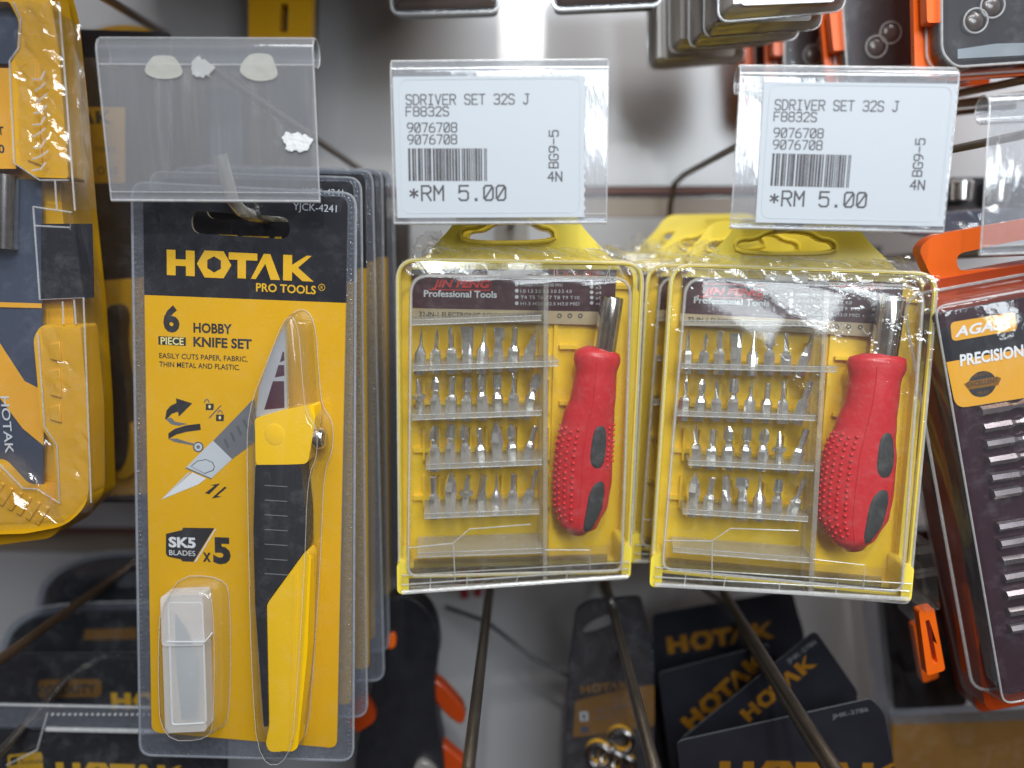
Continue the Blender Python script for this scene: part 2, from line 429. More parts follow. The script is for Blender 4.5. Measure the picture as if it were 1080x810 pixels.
GL = {  # single-stroke till-printer letters on a 4 x 6 grid
 'S': [[(4, 5), (3.2, 6), (.8, 6), (0, 5.2), (0, 4), (.8, 3.2), (3.2, 2.8), (4, 2), (4, .8), (3.2, 0), (.8, 0), (0, 1)]],
 'D': [[(0, 0), (0, 6), (2.4, 6), (4, 4.6), (4, 1.4), (2.4, 0), (0, 0)]],
 'R': [[(0, 0), (0, 6), (3, 6), (4, 5.2), (4, 3.8), (3, 3), (0, 3)], [(2, 3), (4, 0)]],
 'I': [[(2, 0), (2, 6)], [(.6, 0), (3.4, 0)], [(.6, 6), (3.4, 6)]],
 'V': [[(0, 6), (2, 0), (4, 6)]],
 'E': [[(4, 6), (0, 6), (0, 0), (4, 0)], [(0, 3), (3.2, 3)]],
 'T': [[(0, 6), (4, 6)], [(2, 6), (2, 0)]],
 '3': [[(0, 5.2), (.8, 6), (3.2, 6), (4, 5.2), (4, 3.8), (3.2, 3), (1.4, 3)], [(3.2, 3), (4, 2.2), (4, .8), (3.2, 0), (.8, 0), (0, .8)]],
 '2': [[(0, 5), (.8, 6), (3.2, 6), (4, 5.2), (4, 4), (0, 0), (4, 0)]],
 'J': [[(1.4, 6), (4, 6)], [(3, 6), (3, 1), (2.2, 0), (.8, 0), (0, 1)]],
 'F': [[(0, 0), (0, 6), (4, 6)], [(0, 3), (3.2, 3)]],
 '8': [[(.8, 3.1), (0, 3.9), (0, 5.2), (.8, 6), (3.2, 6), (4, 5.2), (4, 3.9), (3.2, 3.1), (.8, 3.1), (0, 2.3), (0, .8), (.8, 0), (3.2, 0), (4, .8), (4, 2.3), (3.2, 3.1)]],
 '9': [[(4, 3.4), (3.2, 2.7), (.8, 2.7), (0, 3.5), (0, 5.2), (.8, 6), (3.2, 6), (4, 5.2), (4, 2.6), (3, .8), (1.2, 0)]],
 '0': [[(.8, 0), (0, .9), (0, 5.1), (.8, 6), (3.2, 6), (4, 5.1), (4, .9), (3.2, 0), (.8, 0)], [(.5, .8), (3.5, 5.2)]],
 '7': [[(0, 6), (4, 6), (1.6, 0)]],
 '6': [[(3, 6), (1.2, 5.2), (0, 3.4), (0, .8), (.8, 0), (3.2, 0), (4, .8), (4, 2.5), (3.2, 3.3), (.8, 3.3), (0, 2.6)]],
 '*': [[(2, 1.2), (2, 4.6)], [(.4, 2), (3.6, 3.8)], [(.4, 3.8), (3.6, 2)]],
 'M': [[(0, 0), (0, 6), (2, 2.8), (4, 6), (4, 0)]],
 '5': [[(4, 6), (.2, 6), (0, 3.2), (.8, 3.8), (3.2, 3.8), (4, 3), (4, .8), (3.2, 0), (.8, 0), (0, .8)]],
 '.': [[(1.7, 0), (2.3, 0)], [(1.7, .5), (2.3, .5)]],
 'B': [[(0, 0), (0, 6), (3, 6), (3.8, 5.3), (3.8, 3.8), (3, 3.1), (0, 3.1)], [(3, 3.1), (4, 2.3), (4, .8), (3, 0), (0, 0)]],
 'G': [[(4, 5), (3.2, 6), (.8, 6), (0, 5.1), (0, .9), (.8, 0), (3.2, 0), (4, .9), (4, 2.8), (2.2, 2.8)]],
 '-': [[(.2, 3), (3.8, 3)]],
 '4': [[(3, 0), (3, 6), (0, 2), (4, 2)]],
 'N': [[(0, 0), (0, 6), (4, 0), (4, 6)]],
}
def stroke_text(mb, s, x, y, width, h, z, t, rot=0.0):
    n = len(s); adv = (width+width/(n*2.6))/n if n > 1 else width; gw = adv*0.72
    c, sn = math.cos(rot), math.sin(rot); zz = z
    for i, ch in enumerate(s):
        for pl in GL.get(ch, []):
            pts = [Vector((i*adv+p[0]/4*gw, p[1]/6*h)) for p in pl]
            for a, b in zip(pts, pts[1:]):
                d = (b-a)
                if d.length < 1e-6: continue
                d.normalize(); nn = Vector((-d.y, d.x))*t/2; a2 = a-d*t*.42; b2 = b+d*t*.42
                zz += 0.0007
                mb.add([(x+p.x*c-p.y*sn, y+p.x*sn+p.y*c, zz) for p in (a2-nn, b2-nn, b2+nn, a2+nn)], [(0, 1, 2, 3)])
def logo(mb, x, y, h, z, rot=0.0, sx_=1.0, only="HOTAK"):
    """the five-letter tool-maker's wordmark, height h, lower left at (x, y)"""
    c, sn = math.cos(rot), math.sin(rot)
    def T(p): a, b = p[0]*h*sx_, p[1]*h; return (x+a*c-b*sn, y+a*sn+b*c)
    sh = {}
    sh['H'] = [[(0, 0), (.36, 0), (.36, .38), (.78, .38), (.78, 0), (1.14, 0), (1.14, 1), (.78, 1), (.78, .64), (.36, .64), (.36, 1), (0, 1)]]
    def hexa(cx, cy_, a, b): return [(cx-a, cy_), (cx-a*.55, cy_-b), (cx+a*.55, cy_-b), (cx+a, cy_), (cx+a*.55, cy_+b), (cx-a*.55, cy_+b)]
    def hexin(cx, cy_, r): return [(cx+r*math.cos(math.radians(90+60*k)), cy_+r*math.sin(math.radians(90+60*k))) for k in range(6)]
    sh['T'] = [[(2.52, 1), (2.52, .72), (2.88, .72), (2.88, 0), (3.22, 0), (3.22, .72), (3.68, .72), (3.68, 1)]]
    sh['A'] = [[(3.42, 0), (3.94, 1), (4.2, 1), (4.6, 0), (4.22, 0), (4.0, .62), (3.62, 0)]]
    sh['K'] = [[(4.72, 0), (5.08, 0), (5.08, .36), (5.5, 0), (5.95, 0), (5.32, .52), (5.86, 1), (5.66, 1), (5.08, .62), (5.08, 1), (4.72, 1)]]
    for ch in only:
        if ch == 'O':
            mb.sheet([T(p) for p in hexa(1.93, .5, .7, .53)], z, [[T(p) for p in hexin(1.93, .5, .32)]])
        else:
            for pl in sh[ch]: mb.sheet([T(p) for p in pl], z)

# ------------------------------------------------------------------ things
def root(name, label, cat, M, group=None, kind=None):
    o = bpy.data.objects.new(name, None); COL.objects.link(o); o.empty_display_size = 0.01
    o.matrix_world = M
    o['label'] = label; o['category'] = cat
    if group: o['group'] = group
    if kind: o['kind'] = kind
    return o
def tagm(o, label, cat, group=None, kind=None):
    o['label'] = label; o['category'] = cat
    if group: o['group'] = group
    if kind: o['kind'] = kind
    return o
def copy_tree(o, parent=None):
    c = o.copy(); COL.objects.link(c)
    if parent is not None: c.parent = parent
    for ch in list(o.children): copy_tree(ch, c)
    return c
def clone(o, M, label):
    c = copy_tree(o); c.matrix_world = M; c['label'] = label; return c
def wp(px, py, Y): v = at(px, py, Y); return (v.x, v.y, v.z)
def world_mb_root(name, label, cat, org, group=None, kind=None):
    M = Matrix.Translation(Vector(org)*S); return root(name, label, cat, M, group, kind)
def rel(pts, org): return [tuple(Vector(p)-Vector(org)) for p in pts]

# ================================================================== THE WALL
WY = 1250.0
SLOTS = [-150, 213, 392, 574]
wl = world_mb_root("slatwall", "grey laminate slotted wall panel behind all the hanging packs", "slatwall", wp(540, 300, WY), kind="structure")
ox, oy, oz = wp(540, 300, WY)
zs = [wp(540, r_, WY)[2] for r_ in SLOTS]
edges = [wp(540, -700, WY)[2]]
for zc in zs: edges += [zc+24, zc-24]
edges.append(wp(540, 1500, WY)[2])
for i in range(0, len(edges), 2):
    b = MB().mat("laminate")
    b.plate([(-1700, edges[i+1]-oz), (1700, edges[i+1]-oz), (1700, edges[i]-oz), (-1700, edges[i]-oz)], -25, 0)
    o = b.build("panel_board", wl, bevel=2.0); o.rotation_euler = (PI/2, 0, 0)
for zc in zs:
    z = zc-oz
    b = MB().mat("aluminium").box(-1700, 1700, z-22, z+8, -40, -18)
    b.mat("slot_red").box(-1700, 1700, z+14, z+22, -20, -4)
    b.mat("dark_tray").box(-1700, 1700, z+8.4, z+13.6, -40, -24)
    o = b.build("slot_rail", wl); o.rotation_euler = (PI/2, 0, 0)

# ================================================================== PEG HOOKS
def peg(label, pts, r, material, tag_pts=None, bracket=True, hooktip=None):
    org = pts[0]
    R0 = world_mb_root("peg_hook", label, "peg hook", org, "steel peg hooks set in the wall slots")
    MB().mat(material, True).tube(rel(pts, org), r, 12).build("product_arm", R0)
    if tag_pts:
        MB().mat("wire_steel", True).tube(rel(tag_pts, org), r*0.75, 10).build("tag_arm", R0)
    if bracket:
        b = MB().mat("grey_tray").box(-26, 26, -30, 14, 0, 5); b.mat("grey_steel").box(-26, 26, 14, 22, -14, 8)
        o = b.build("bracket", R0, bevel=1.2); o.rotation_euler = (PI/2, 0, 0)
    return R0
def rod(px, py, Y0, Y1):
    """level rod straight out of the wall from the spot seen at (px, py)"""
    a = Vector(wp(px, py, Y0)); return a, Vector((a.x, Y1, a.z))
# hobby-knife peg: bright tip turned up in front of the card slot
tip = Vector(wp(262, 226, 806))
pts = [(tip.x+2, WY-4, tip.z+6), (tip.x+1, 900, tip.z+1), (tip.x, 806, tip.z), (tip.x-3, 792, tip.z+3), (tip.x-8, 785, tip.z+12)]
t2 = Vector(wp(232, 163, 776)); pts += [tuple((Vector(pts[-1])*.5+t2*.5)), tuple(t2)]
peg("bright steel peg with its tip turned up inside the empty tag holder", pts, 6.6, "wire_bright",
    [wp(397, 192, WY-6), wp(392, 187, WY-30), wp(216, 66, 790), wp(214, 64, 774)])
a, b_ = rod(540, 236, WY-4, 800)
peg("peg carrying the left screwdriver case under the first price tag", [tuple(a), tuple(b_)], 6, "wire_steel",
    [wp(548, 205, WY-6), wp(548, 190, WY-26), wp(531, 82, 790)])
a = wp(842, 236, 800); az = a[2]; ax = a[0]
peg("peg carrying the right screwdriver case under the second price tag", [(ax, WY-4, az), (ax, 800, az)], 6, "wire_steel",
    [wp(706, 240, WY-6), wp(707, 215, WY-20), wp(711, 194, WY-34), wp(722, 184, WY-80), wp(783, 151, 1000), wp(890, 90, 795)])
a = wp(1112, 262, 800)
peg("peg at the right edge carrying the orange precision set", [(a[0], WY-4, a[2]), (a[0], 800, a[2])], 6, "wire_steel",
    [wp(850, 196, WY-6), wp(905, 178, 1130), wp(1075, 143, 800), wp(1085, 140, 790)])
for px, Y1, lab, mt in ((522, 560, "bare peg pointing down the middle below the left screwdriver case", "wire_steel"),
                        (628, 560, "peg crossing the dangling black and orange pack", "wire_steel"),
                        (731, 560, "peg crossing the stack of tilted black cards", "wire_steel"),
                        (169, 840, "brown peg slanting across the black packs at lower left", "wire_brown")):
    a, b_ = rod(px, 574, WY-4, Y1)
    pts = [tuple(a), tuple(b_)]
    if px == 169: pts += [(b_.x, b_.y-12, b_.z+2), (b_.x-2, b_.y-22, b_.z+12), (b_.x-2, b_.y-26, b_.z+34)]
    extra = None
    if px in (628, 731):
        extra = [(a.x+(14 if px == 628 else 30), WY-6, a.z-62), (a.x+(14 if px == 628 else 30), 640, a.z-62)]
        extra = [tuple(a+Vector((4, 0, -20))), tuple(a+Vector((8, -40, -60)))]+[(extra[1][0], 1150, extra[1][2]), extra[1]]
    peg(lab, pts, 6.2, mt, extra)
a = Vector(wp(176, 38, WY-4)); b_ = Vector(wp(95, -12, 1000))
peg("dark peg sloping behind the top of the yellow bit case", [tuple(a), tuple(b_)], 6, "wire_brown", None, False)
a = Vector(wp(38, 765, 900))
R0 = None
pts = [wp(92, 705, 1010), wp(70, 716, 985), wp(45, 745, 930), wp(8, 785, 850), wp(-20, 812, 800)]
peg("lower left peg poking out of the clear blister pack", pts, 5.5, "wire_steel", None, False)

# ================================================================== PRICE TAG HOLDERS
def holder_profile(h, curl=13.0):
    """(y, z) path: bottom lip, front sheet, rolled top"""
    pts = [(-h/2+5, -5), (-h/2+1, -4.4), (-h/2, -2), (-h/2+.6, 0), (-h/2+4, 0.15), (h/2-curl, 0)]
    for k in range(1, 13):
        a = math.radians(0+k*24)
        pts.append((h/2-curl+curl*math.sin(a)*1.0, -curl+curl*math.cos(a)))
    return pts
def strip(mb, path, x0, x1, th):
    n = len(path); inn = []; out = []
    for i, p in enumerate(path):
        a = Vector(path[max(i-1, 0)]); b = Vector(path[min(i+1, n-1)]); t = (b-a).normalized(); nn = Vector((-t.y, t.x))*th/2
        out.append((p[0]+nn.x, p[1]+nn.y)); inn.append((p[0]-nn.x, p[1]-nn.y))
    loop = out+inn[::-1]
    mb.loft([[(x0, p[0], p[1]) for p in loop], [(x1, p[0], p[1]) for p in loop]], True, True)
def make_holder(F, W, H, label, film="clear_holder"):
    R0 = root("price_tag_holder", label, "price tag holder", F.matrix(), "clear price tag holders on the pegs")
    m = MB().mat(film, True)
    prof = holder_profile(H)
    strip(m, prof, -W/2, W/2, 1.6)
    m.build("clear_sleeve", R0, auto=50)
    e_ = MB().mat("clear_edge", True)
    for sx_ in (-W/2, W/2):
        e_.tube([(sx_, p[0], p[1]) for p in prof[2:]], 0.9, 6)
    e_.tube([(-W/2, H/2-26, .8), (W/2, H/2-26, .8)], 0.7, 6)
    e_.tube([(-W/2, -H/2+1, 0), (W/2, -H/2+1, 0)], 1.4, 6)
    e_.tube([(-W/2, H/2-.5, -9), (W/2, H/2-.5, -9)], 1.1, 6)
    e_.tube([(-W/2, -H/2+9, .9), (W/2, -H/2+9, .9)], 0.5, 6)
    e_.build("moulded_edge", R0)
    return R0
FT1 = Frame(221, 127, 765, 4.5, 0.5, -0.4)
H1 = make_holder(FT1, 206, 153, "empty clear tag holder with glue spots and a torn paper scrap", "clear_holder_milky")
g = MB().mat("glue")
for cx_, cy2, a_, b2 in ((173, 71, 17, 12), (274, 71, 17, 14)):
    c_ = FT1.q(cx_, cy2, 1.2); lp = [(c_[0]+a_*math.cos(t)*(1+.14*math.sin(3*t+cx_)), c_[1]+b2*math.sin(t)*(1+.12*math.cos(2*t))) for t in [2*PI*k/26 for k in range(26)]]
    g = MB().mat("glue").plate(lp, 1.0, 1.9); g.build("glue_spot", H1)
g = MB().mat("torn_paper")
rp = random.Random(3)
c_ = FT1.q(313, 150, 1.2)
g.plate([(c_[0]+(13.5+2.2*math.sin(3*t+1)+1.2*math.sin(7*t)+rp.uniform(-.9, .9))*math.cos(t), c_[1]+(10.5+2.0*math.sin(2*t+2)+1.1*math.sin(9*t+1)+rp.uniform(-.9, .6))*math.sin(t)) for t in [2*PI*k/40 for k in range(40)]], 1.0, 2.4)
g.build("torn_scrap", H1)
c_ = FT1.q(214, 72, 1.2)
g = MB().mat("clear_edge").plate([(c_[0]+(10+rp.uniform(-3, 3))*math.cos(t), c_[1]+(9+rp.uniform(-3, 3))*math.sin(t)) for t in [2*PI*k/20 for k in range(20)]], 1.0, 3)
g.build("tape_scrap", H1)

FT2 = Frame(527, 149.5, 765, 0.4, 0.4, 0.2)
H2 = make_holder(FT2, 207, 155, "clear tag holder above the left case, sticker leaving its right end bare")
def tq(x, y): return FT2.q(x, y, 1.4)
a = tq(414, 81); b_ = tq(616, 229)
st = MB().mat("paper")
rg = random.Random(5)
out = [(a[0], a[1]), (a[0]+1.4, b_[1])]
n_ = 46
for k in range(n_+1):
    yy = b_[1]+(a[1]-b_[1])*k/n_; out.append((b_[0]+(1.1 if k % 3 == 0 else -.3)+rg.uniform(-.3, .3), yy))
st.plate(out, 1.15, 1.6)
stk = st.build("price_sticker", H2)
lp = MB().mat("ink_price")
def st_t(s, p0, p1, h, t): 
    A = tq(*p0); B = tq(*p1); stroke_text(lp, s, A[0], A[1], B[0]-A[0], h*FT2.k, 1.66, t)
st_t("SDRIVER SET 32S J", (428.5, 110.5), (557, 110.5), 9.6, 1.25)
st_t("F8832S", (428.5, 122.5), (472.5, 122.5), 8.8, 1.2)
st_t("9076708", (430, 139.5), (481, 139.5), 8.8, 1.2)
st_t("9076708", (430.5, 152), (481, 152), 8.8, 1.2)
st_t("*RM 5.00", (432, 211.5), (532, 211.5), 14.5, 1.9)
st_t("4N", (578, 191), (592, 191), 9, 1.5)
A = tq(588.5, 177); stroke_text(lp, "BG9-5", A[0], A[1], 36*FT2.k, 9*FT2.k, 1.66, 1.35, PI/2)
lp.mat("ink_price")
x = 431.0; rb = random.Random(11)
while x < 513:
    wbar = rb.choice([.9, .9, 1.3, 1.8, 2.5])
    A = tq(x, 191); B = tq(min(x+wbar, 514), 156.5)
    lp.add([(A[0], A[1], 1.66), (B[0], A[1], 1.66), (B[0], B[1], 1.66), (A[0], B[1], 1.66)], [(0, 1, 2, 3)])
    x += wbar+rb.choice([.9, 1.2, 1.2, 2.2])
lp.build("printed_price", stk)
ed = MB().mat("paper")
A = tq(421, 84); B = tq(611, 224)
ed.ring_tube([(p[0], p[1], 1.55) for p in rr(A[0], B[1], B[0], A[1], 8)], .35, 5)
ed.build("embossed_edge", stk)
FT3 = Frame(889, 156.5, 768, 0.3, -2.2, -1.5)
H3 = clone(H2, FT3.matrix(), "clear tag holder above the right case, sticker reaching its right end")
H3.scale = (0.98, 1, 1)
for ch in H3.children:
    if ch.name.startswith("price_sticker"): ch.location.x += 20.5*S
FT4 = Frame(1160, 180, 752, 2, -3, 2)
H4 = make_holder(FT4, 206, 150, "clear tag holder cut off by the right edge of the photo")

# ================================================================== HOBBY KNIFE BLISTER PACK
FC = Frame(257.8, 508.1, 811, -0.74, -2.3, -2.58)
HK = root("hobby_knife_pack", "front knife set blister pack on a yellow and black card", "blister pack", FC.matrix(), "hobby knife packs hanging on one peg")
q = FC.q
def P(pts, w=0): return FC.P(pts, w)
card_o = rquad(P([(151, 200), (367, 208), (355.5, 789), (160, 772)], 2), 10)
slot = rquad(P([(202, 222), (306, 229), (306, 252.5), (202, 246)], 2), 13)
c = MB().mat("card_back").plate(card_o, -1.2, 2, [slot], side="card_back")
card = c.build("backing_card", HK)
# yellow panel and black header as printed layers
pr = MB().mat("card_yellow").sheet(rquad(P([(152, 311), (365.5, 319), (355.5, 789), (160, 772)], 2), [0.1, 0.1, 10, 10]), 2.15)
pr.mat("card_black").sheet(rquad(P([(151, 200), (367, 208), (365.6, 319.5), (152, 311)], 2), [10, 10, .1, .1]), 2.25, [slot])
pr.build("printed_panel", card)
t = MB().mat("ink_yellow")
A = q(176, 290, 2.5); logo(t, A[0], A[1], 26.5, 2.5, 0.0, 1.0)
ptext(t, FC, "PRO TOOLS", (270, 307), (333, 310.2), 8.2, 2.5, 0.02)
ptext(t, FC, "R", (338.2, 304.6), (340.6, 304.8), 3.2, 2.5)
A = q(339.3, 303, 2.5); t.plate(ell(A[0], A[1], 3.6, 3.6), 2.45, 2.5, [ell(A[0], A[1], 3.0, 3.0)])
t.mat("ink_light"); ptext(t, FC, "YJCK-4241", (309, 221.2), (355, 224), 7.2, 2.5)
t.mat("ink_black")
ptext(t, FC, "6", (172.5, 348.5), (189.5, 349), 24.5, 2.5, 0.045)
A = q(167, 354.5, 2.4); B = q(196, 364.8, 2.4); t.sheet([(A[0], B[1]), (B[0], B[1]), (B[0], A[1]), (A[0], A[1])], 2.4)
ptext(t, FC, "HOBBY", (204, 350.2), (244.5, 352), 9.6, 2.5, 0.03)
ptext(t, FC, "KNIFE SET", (204, 365), (265.5, 367.8), 9.6, 2.5, 0.03)
ptext(t, FC, "EASILY CUTS PAPER, FABRIC,", (168, 377.5), (261, 381.4), 5.4, 2.5, 0.008)
ptext(t, FC, "THIN METAL AND PLASTIC.", (168, 386.5), (253, 390.2), 5.4, 2.5, 0.008)
t.mat("ink_cream"); ptext(t, FC, "PIECE", (169.5, 363), (193.8, 363.8), 7.4, 2.55, 0.02)
# SK5 badge and x5
def z6(pts, w=2.5): return P([(150+a*.16055, 400+b*.16055) for a, b in pts], w)     # traced at 6.23 px per photo px
t.mat("ink_black").sheet(P([(175, 563), (192, 559), (193, 556.5), (226, 557), (204, 592.5), (192, 592), (191, 590), (177, 587), (175, 584)], 2.5), 2.5)
ptext(t, FC, "x", (214, 592), (222.5, 592.5), 15, 2.5, 0.02)
ptext(t, FC, "5", (225, 592.6), (243.5, 593.4), 26.5, 2.5, 0.05)
t.mat("ink_white"); ptext(t, FC, "SK5", (178, 576.5), (206.5, 577.6), 10.6, 2.6, 0.04)
ptext(t, FC, "BLADES", (178.5, 585.2), (206, 586.4), 5.6, 2.6)
t.sheet(P([(226.5, 558), (228, 558), (206.5, 593), (205, 593)], 2.6), 2.6)
t.build("printed_lettering", card)
# printed picture of a knife, twist arrow, padlocks
g = MB()
g.mat("ink_grey").sheet(z6([(465, 405), (740, 120), (760, 400), (590, 525)]), 2.45)
g.mat("ink_midgrey")
for k in range(5):
    cx_, cy2 = 550+k*42, 420-k*42
    g.sheet(z6([(cx_-18, cy2-25), (cx_-2, cy2-32), (cx_+22, cy2+26), (cx_+8, cy2+34)]), 2.5)
g.mat("ink_light").sheet(z6([(465, 403), (590, 525), (455, 650), (288, 578)]), 2.5)
g.mat("ink_grey").sheet(z6([(288, 578), (455, 650), (455, 658), (285, 586)]), 2.52)
g.mat("ink_white").sheet(z6([(330, 612), (420, 652), (370, 690), (125, 790)]), 2.5)
g.mat("ink_light").sheet(z6([(300, 615), (320, 612), (150, 775), (125, 790)]), 2.48)
g.mat("ink_midgrey").sheet(z6([(318, 572), (360, 535), (420, 525), (465, 545), (478, 575), (468, 600), (410, 622)]), 2.56)
g.mat("ink_light").sheet(z6([(324, 573), (362, 540), (420, 530), (460, 549), (472, 576), (463, 596), (408, 616)]), 2.6)
for k, (a_, b2) in enumerate(((35, 35), (26, 26), (13, 13))):
    g.mat(("ink_midgrey", "ink_light", "ink_grey")[k]).sheet(z6(ell(368, 445, a_, b2)), 2.44+.03*k)
g.mat("ink_black")
g.sheet(z6([(150, 262), (160, 205), (185, 175), (225, 155), (222, 125), (328, 158), (240, 245), (235, 212), (195, 225), (160, 262)]), 2.5)
g.sheet(z6([(172, 392), (172, 355), (215, 325), (290, 302), (380, 292), (385, 332), (290, 345), (225, 362)]), 2.5)
g.mat("ink_grey")
g.sheet(z6([(155, 262), (190, 250), (215, 278), (295, 292), (240, 305), (190, 295)]), 2.47)
g.sheet(z6([(172, 392), (225, 388), (290, 410), (350, 425), (345, 436), (215, 412)]), 2.47)
for (x0, y0) in ((418, 160), (485, 232)):
    g.mat("ink_black").sheet(z6([(x0, y0), (x0+52, y0), (x0+50, y0+42), (x0, y0+42)]), 2.5)
    g.mat("ink_cream").sheet(z6(ell(x0+25, y0+20, 8, 12)), 2.56)
    g.mat("ink_midgrey"); dx = -14 if y0 < 200 else 6
    ring = [(x0+dx+20+18*math.cos(t_), y0-6-24*math.sin(t_)) for t_ in [PI*k/10 for k in range(11)]]
    rin = [(x0+dx+20+12*math.cos(t_), y0-6-18*math.sin(t_)) for t_ in [PI*k/10 for k in range(11)]]
    g.sheet(z6(ring+rin[::-1]), 2.5)
g.sheet(z6([(436, 253), (514, 170), (520, 173), (442, 257)]), 2.5)
g.mat("ink_black").sheet(z6([(412, 748), (475, 700), (448, 695), (512, 684), (440, 755)]), 2.5)
g.sheet(z6([(542, 705), (555, 712), (492, 765), (520, 772), (458, 782), (470, 768)]), 2.5)
g.build("printed_picture", card)
# clear moulding: flange with its crimped rim, and the raised bubbles
fl_o = rquad(P([(138, 191), (376, 203), (373, 803), (147, 797)], 1), 16)
m = MB().mat("clear_flange")
m.plate(fl_o, -2.6, 2.6, [card_o])
m.mat("clear_film"); m.sheet(off(card_o, -1.0), 3.4, [slot])
rim = off(fl_o, 5)
crimp = MB().mat("clear_edge", True)
crimp.ring_tube(z3(off(fl_o, .8), 0.5), 1.3, 6); crimp.mat("clear_flange", True)
L = []
for i in range(len(rim)):
    a = Vector(rim[i]); b2 = Vector(rim[(i+1) % len(rim)]); d = (b2-a).length; n_ = max(1, int(d/5.2))
    for k in range(n_): L.append(tuple(a.lerp(b2, k/n_)))
for p in L: crimp.ball((p[0]+rnd.uniform(-.5, .5), p[1]+rnd.uniform(-.5, .5), 2.4), 2.1*rnd.uniform(.6, 1.1), 1.7*rnd.uniform(.6, 1.1), 1.0, 6, 4)
m.build("clear_backing_film", HK)
crimp.build("crimped_rim", HK)
def bubble(mb, loop, h, slope=6, top=4):
    L0 = loop; L1 = off(loop, slope*.4); L2 = off(loop, slope); L3 = off(loop, slope+top)
    mb.mat("clear_shell", True).loft([z3(L0, 3.6), z3(L1, h*.6), z3(L2, h*.93), z3(L3, h)], False, True)
    mb.mat("clear_edge", True).ring_tube(z3(L2, h*.95), .32, 5)
    mb.ring_tube(z3(off(loop, -.6), 3.8), .45, 5)
b = MB()
kn = smooth_loop(P([(303, 326), (326, 330), (331, 400), (334, 432), (346, 446), (346, 480), (336, 500), (333, 590), (326, 700), (318, 800), (274, 802), (266, 700), (262, 500), (262, 430), (286, 370)], 20), 2)
bubble(b, kn, 40)
bx_ = smooth_loop(P([(172, 612), (232, 612), (238, 640), (238, 745), (232, 778), (172, 778), (168, 700)], 15), 2)
bubble(b, bx_, 32)
b.build("clear_blister", HK, auto=60)

# the knife itself
KN = root("hobby_knife", "yellow and black hobby knife inside the front blister pack", "hobby knife", FC.matrix())
def PK(pts, w=30): return FC.P(pts, w)
MB().mat("knife_yellow").plate(rquad(PK([(269, 441), (300, 432), (331, 426), (333, 440), (329, 466), (325, 489), (270, 491)]), [4, 2, 3, 3, 4, 6, 6]), 8, 31).build("collar", KN, bevel=7, seg=4)
MB().mat("knife_yellow", True).ball((*q(290, 458, 30), 30.2), 13, 14, 1.6, 20, 8).build("thumb_dimple", KN)
MB().mat("rubber_black").plate(rquad(PK([(270, 490), (318, 489.5), (323, 540), (323.5, 578), (281, 636), (284, 765), (279, 766), (270, 640), (268, 560)]), 3), 7, 32).build("grip", KN, bevel=7, seg=4)
MB().mat("knife_yellow").plate(rquad(PK([(323, 580), (328, 588), (324, 690), (314, 789), (308, 793), (284, 793), (280, 785), (284, 765), (281.5, 637)]), 5), 8, 30).build("body", KN, bevel=6, seg=4)
MB().mat("knife_yellow").plate(PK([(310, 606), (314, 601), (309.5, 780), (306, 782)], 30), 29, 30.8).build("body_ridge", KN)
MB().mat("rubber_black").plate(PK([(307, 496), (311, 496), (314, 560), (310, 566)], 32), 31, 32.8).build("grip_ridge", KN)
r_ = MB().mat("ink_grey")
for k in range(7):
    a = q(279, 512+k*15.5, 32.6); b2 = q(303, 512+k*15.5, 32.6); r_.box(a[0], b2[0], a[1]-.35, a[1]+.35, 31.6, 32.5)
r_.build("grip_line", KN)
MB().mat("clear_amber").plate(PK([(303, 336), (326, 338), (331, 426), (306, 433)], 20), 9, 29).build("blade_guard", KN, bevel=3, seg=2)
MB().mat("blade_steel").plate(PK([(302, 338), (304, 432), (270, 440), (273, 410), (286, 372)], 20), 17, 20).build("blade", KN)
st_ = MB().mat("label_maroon")  # maroon reflections on the blade, painted as flat stripes
for y0, y1 in ((371, 380), (385, 396), (402, 430)):
    def lx(y): return 303-(y-338)*.33+6
    st_.sheet(P([(lx(y0), y0), (299.5, y0), (300, y1), (lx(y1), y1+2)], 20.4), 20.4)
st_.build("blade_reflection", KN)
sc = MB().mat("chrome", True)
c0 = q(331, 462, 22)
loops = [[(c0[0]+x_, c0[1]+r_*math.cos(2*PI*k/16), 20+r_*math.sin(2*PI*k/16)) for k in range(16)] for x_, r_ in ((-2, 6), (1, 11), (7, 12), (10, 11), (12, 7))]
sc.loft(loops).build("lock_screw", KN)

# box of spare blades
BX = root("blade_box", "milky white box of spare blades inside the front knife pack", "blade box", FC.matrix())
MB().mat("milky").plate(rquad(P([(176, 676), (219, 676), (222, 766), (179, 768)], 14), 4), 5, 24).build("box_body", BX, bevel=2.5)
cp = MB().mat("milky").plate(rquad(P([(174.5, 624), (218, 622), (221, 676), (176, 677)], 14), 5), 4, 25.5)
cp.build("box_lid", BX, bevel=3)
e_ = MB().mat("milky_edge", True)
e_.ring_tube(z3(rquad(P([(177, 636), (213, 636), (217, 763), (181, 765)], 25), 4), 24), 1.0, 6)
e_.tube([(*q(176, 677, 25.6), 25.6), (*q(216, 677, 25.6), 25.6), (*q(223, 668, 20), 18)], .8, 6)
e_.build("box_rim", BX)
BL = tagm(MB().mat("grey_steel").plate(P([(184, 648), (195, 663), (208, 695), (207, 757), (191, 760), (185, 700)], 24), 21, 23).build("spare_blade"), "grey spare blade seen through the milky blade box", "blade")
BL.matrix_world = FC.matrix()

# packs behind, higher and further back on the same peg
for i, (dx, dy, dz, rz, lab) in enumerate(((0, 52, 20, 1.0, "second knife pack, directly behind the front knife pack"), (6, 108, 34, 1.8, "third knife pack back on the knife peg"),
                              (4, 168, 44, 1.4, "fourth knife pack back on the knife peg"), (10, 232, 50, 2.2, "rearmost knife pack, nearest the wall"))):
    clone(HK, FC.matrix(dx, dy, dz, rz), lab)

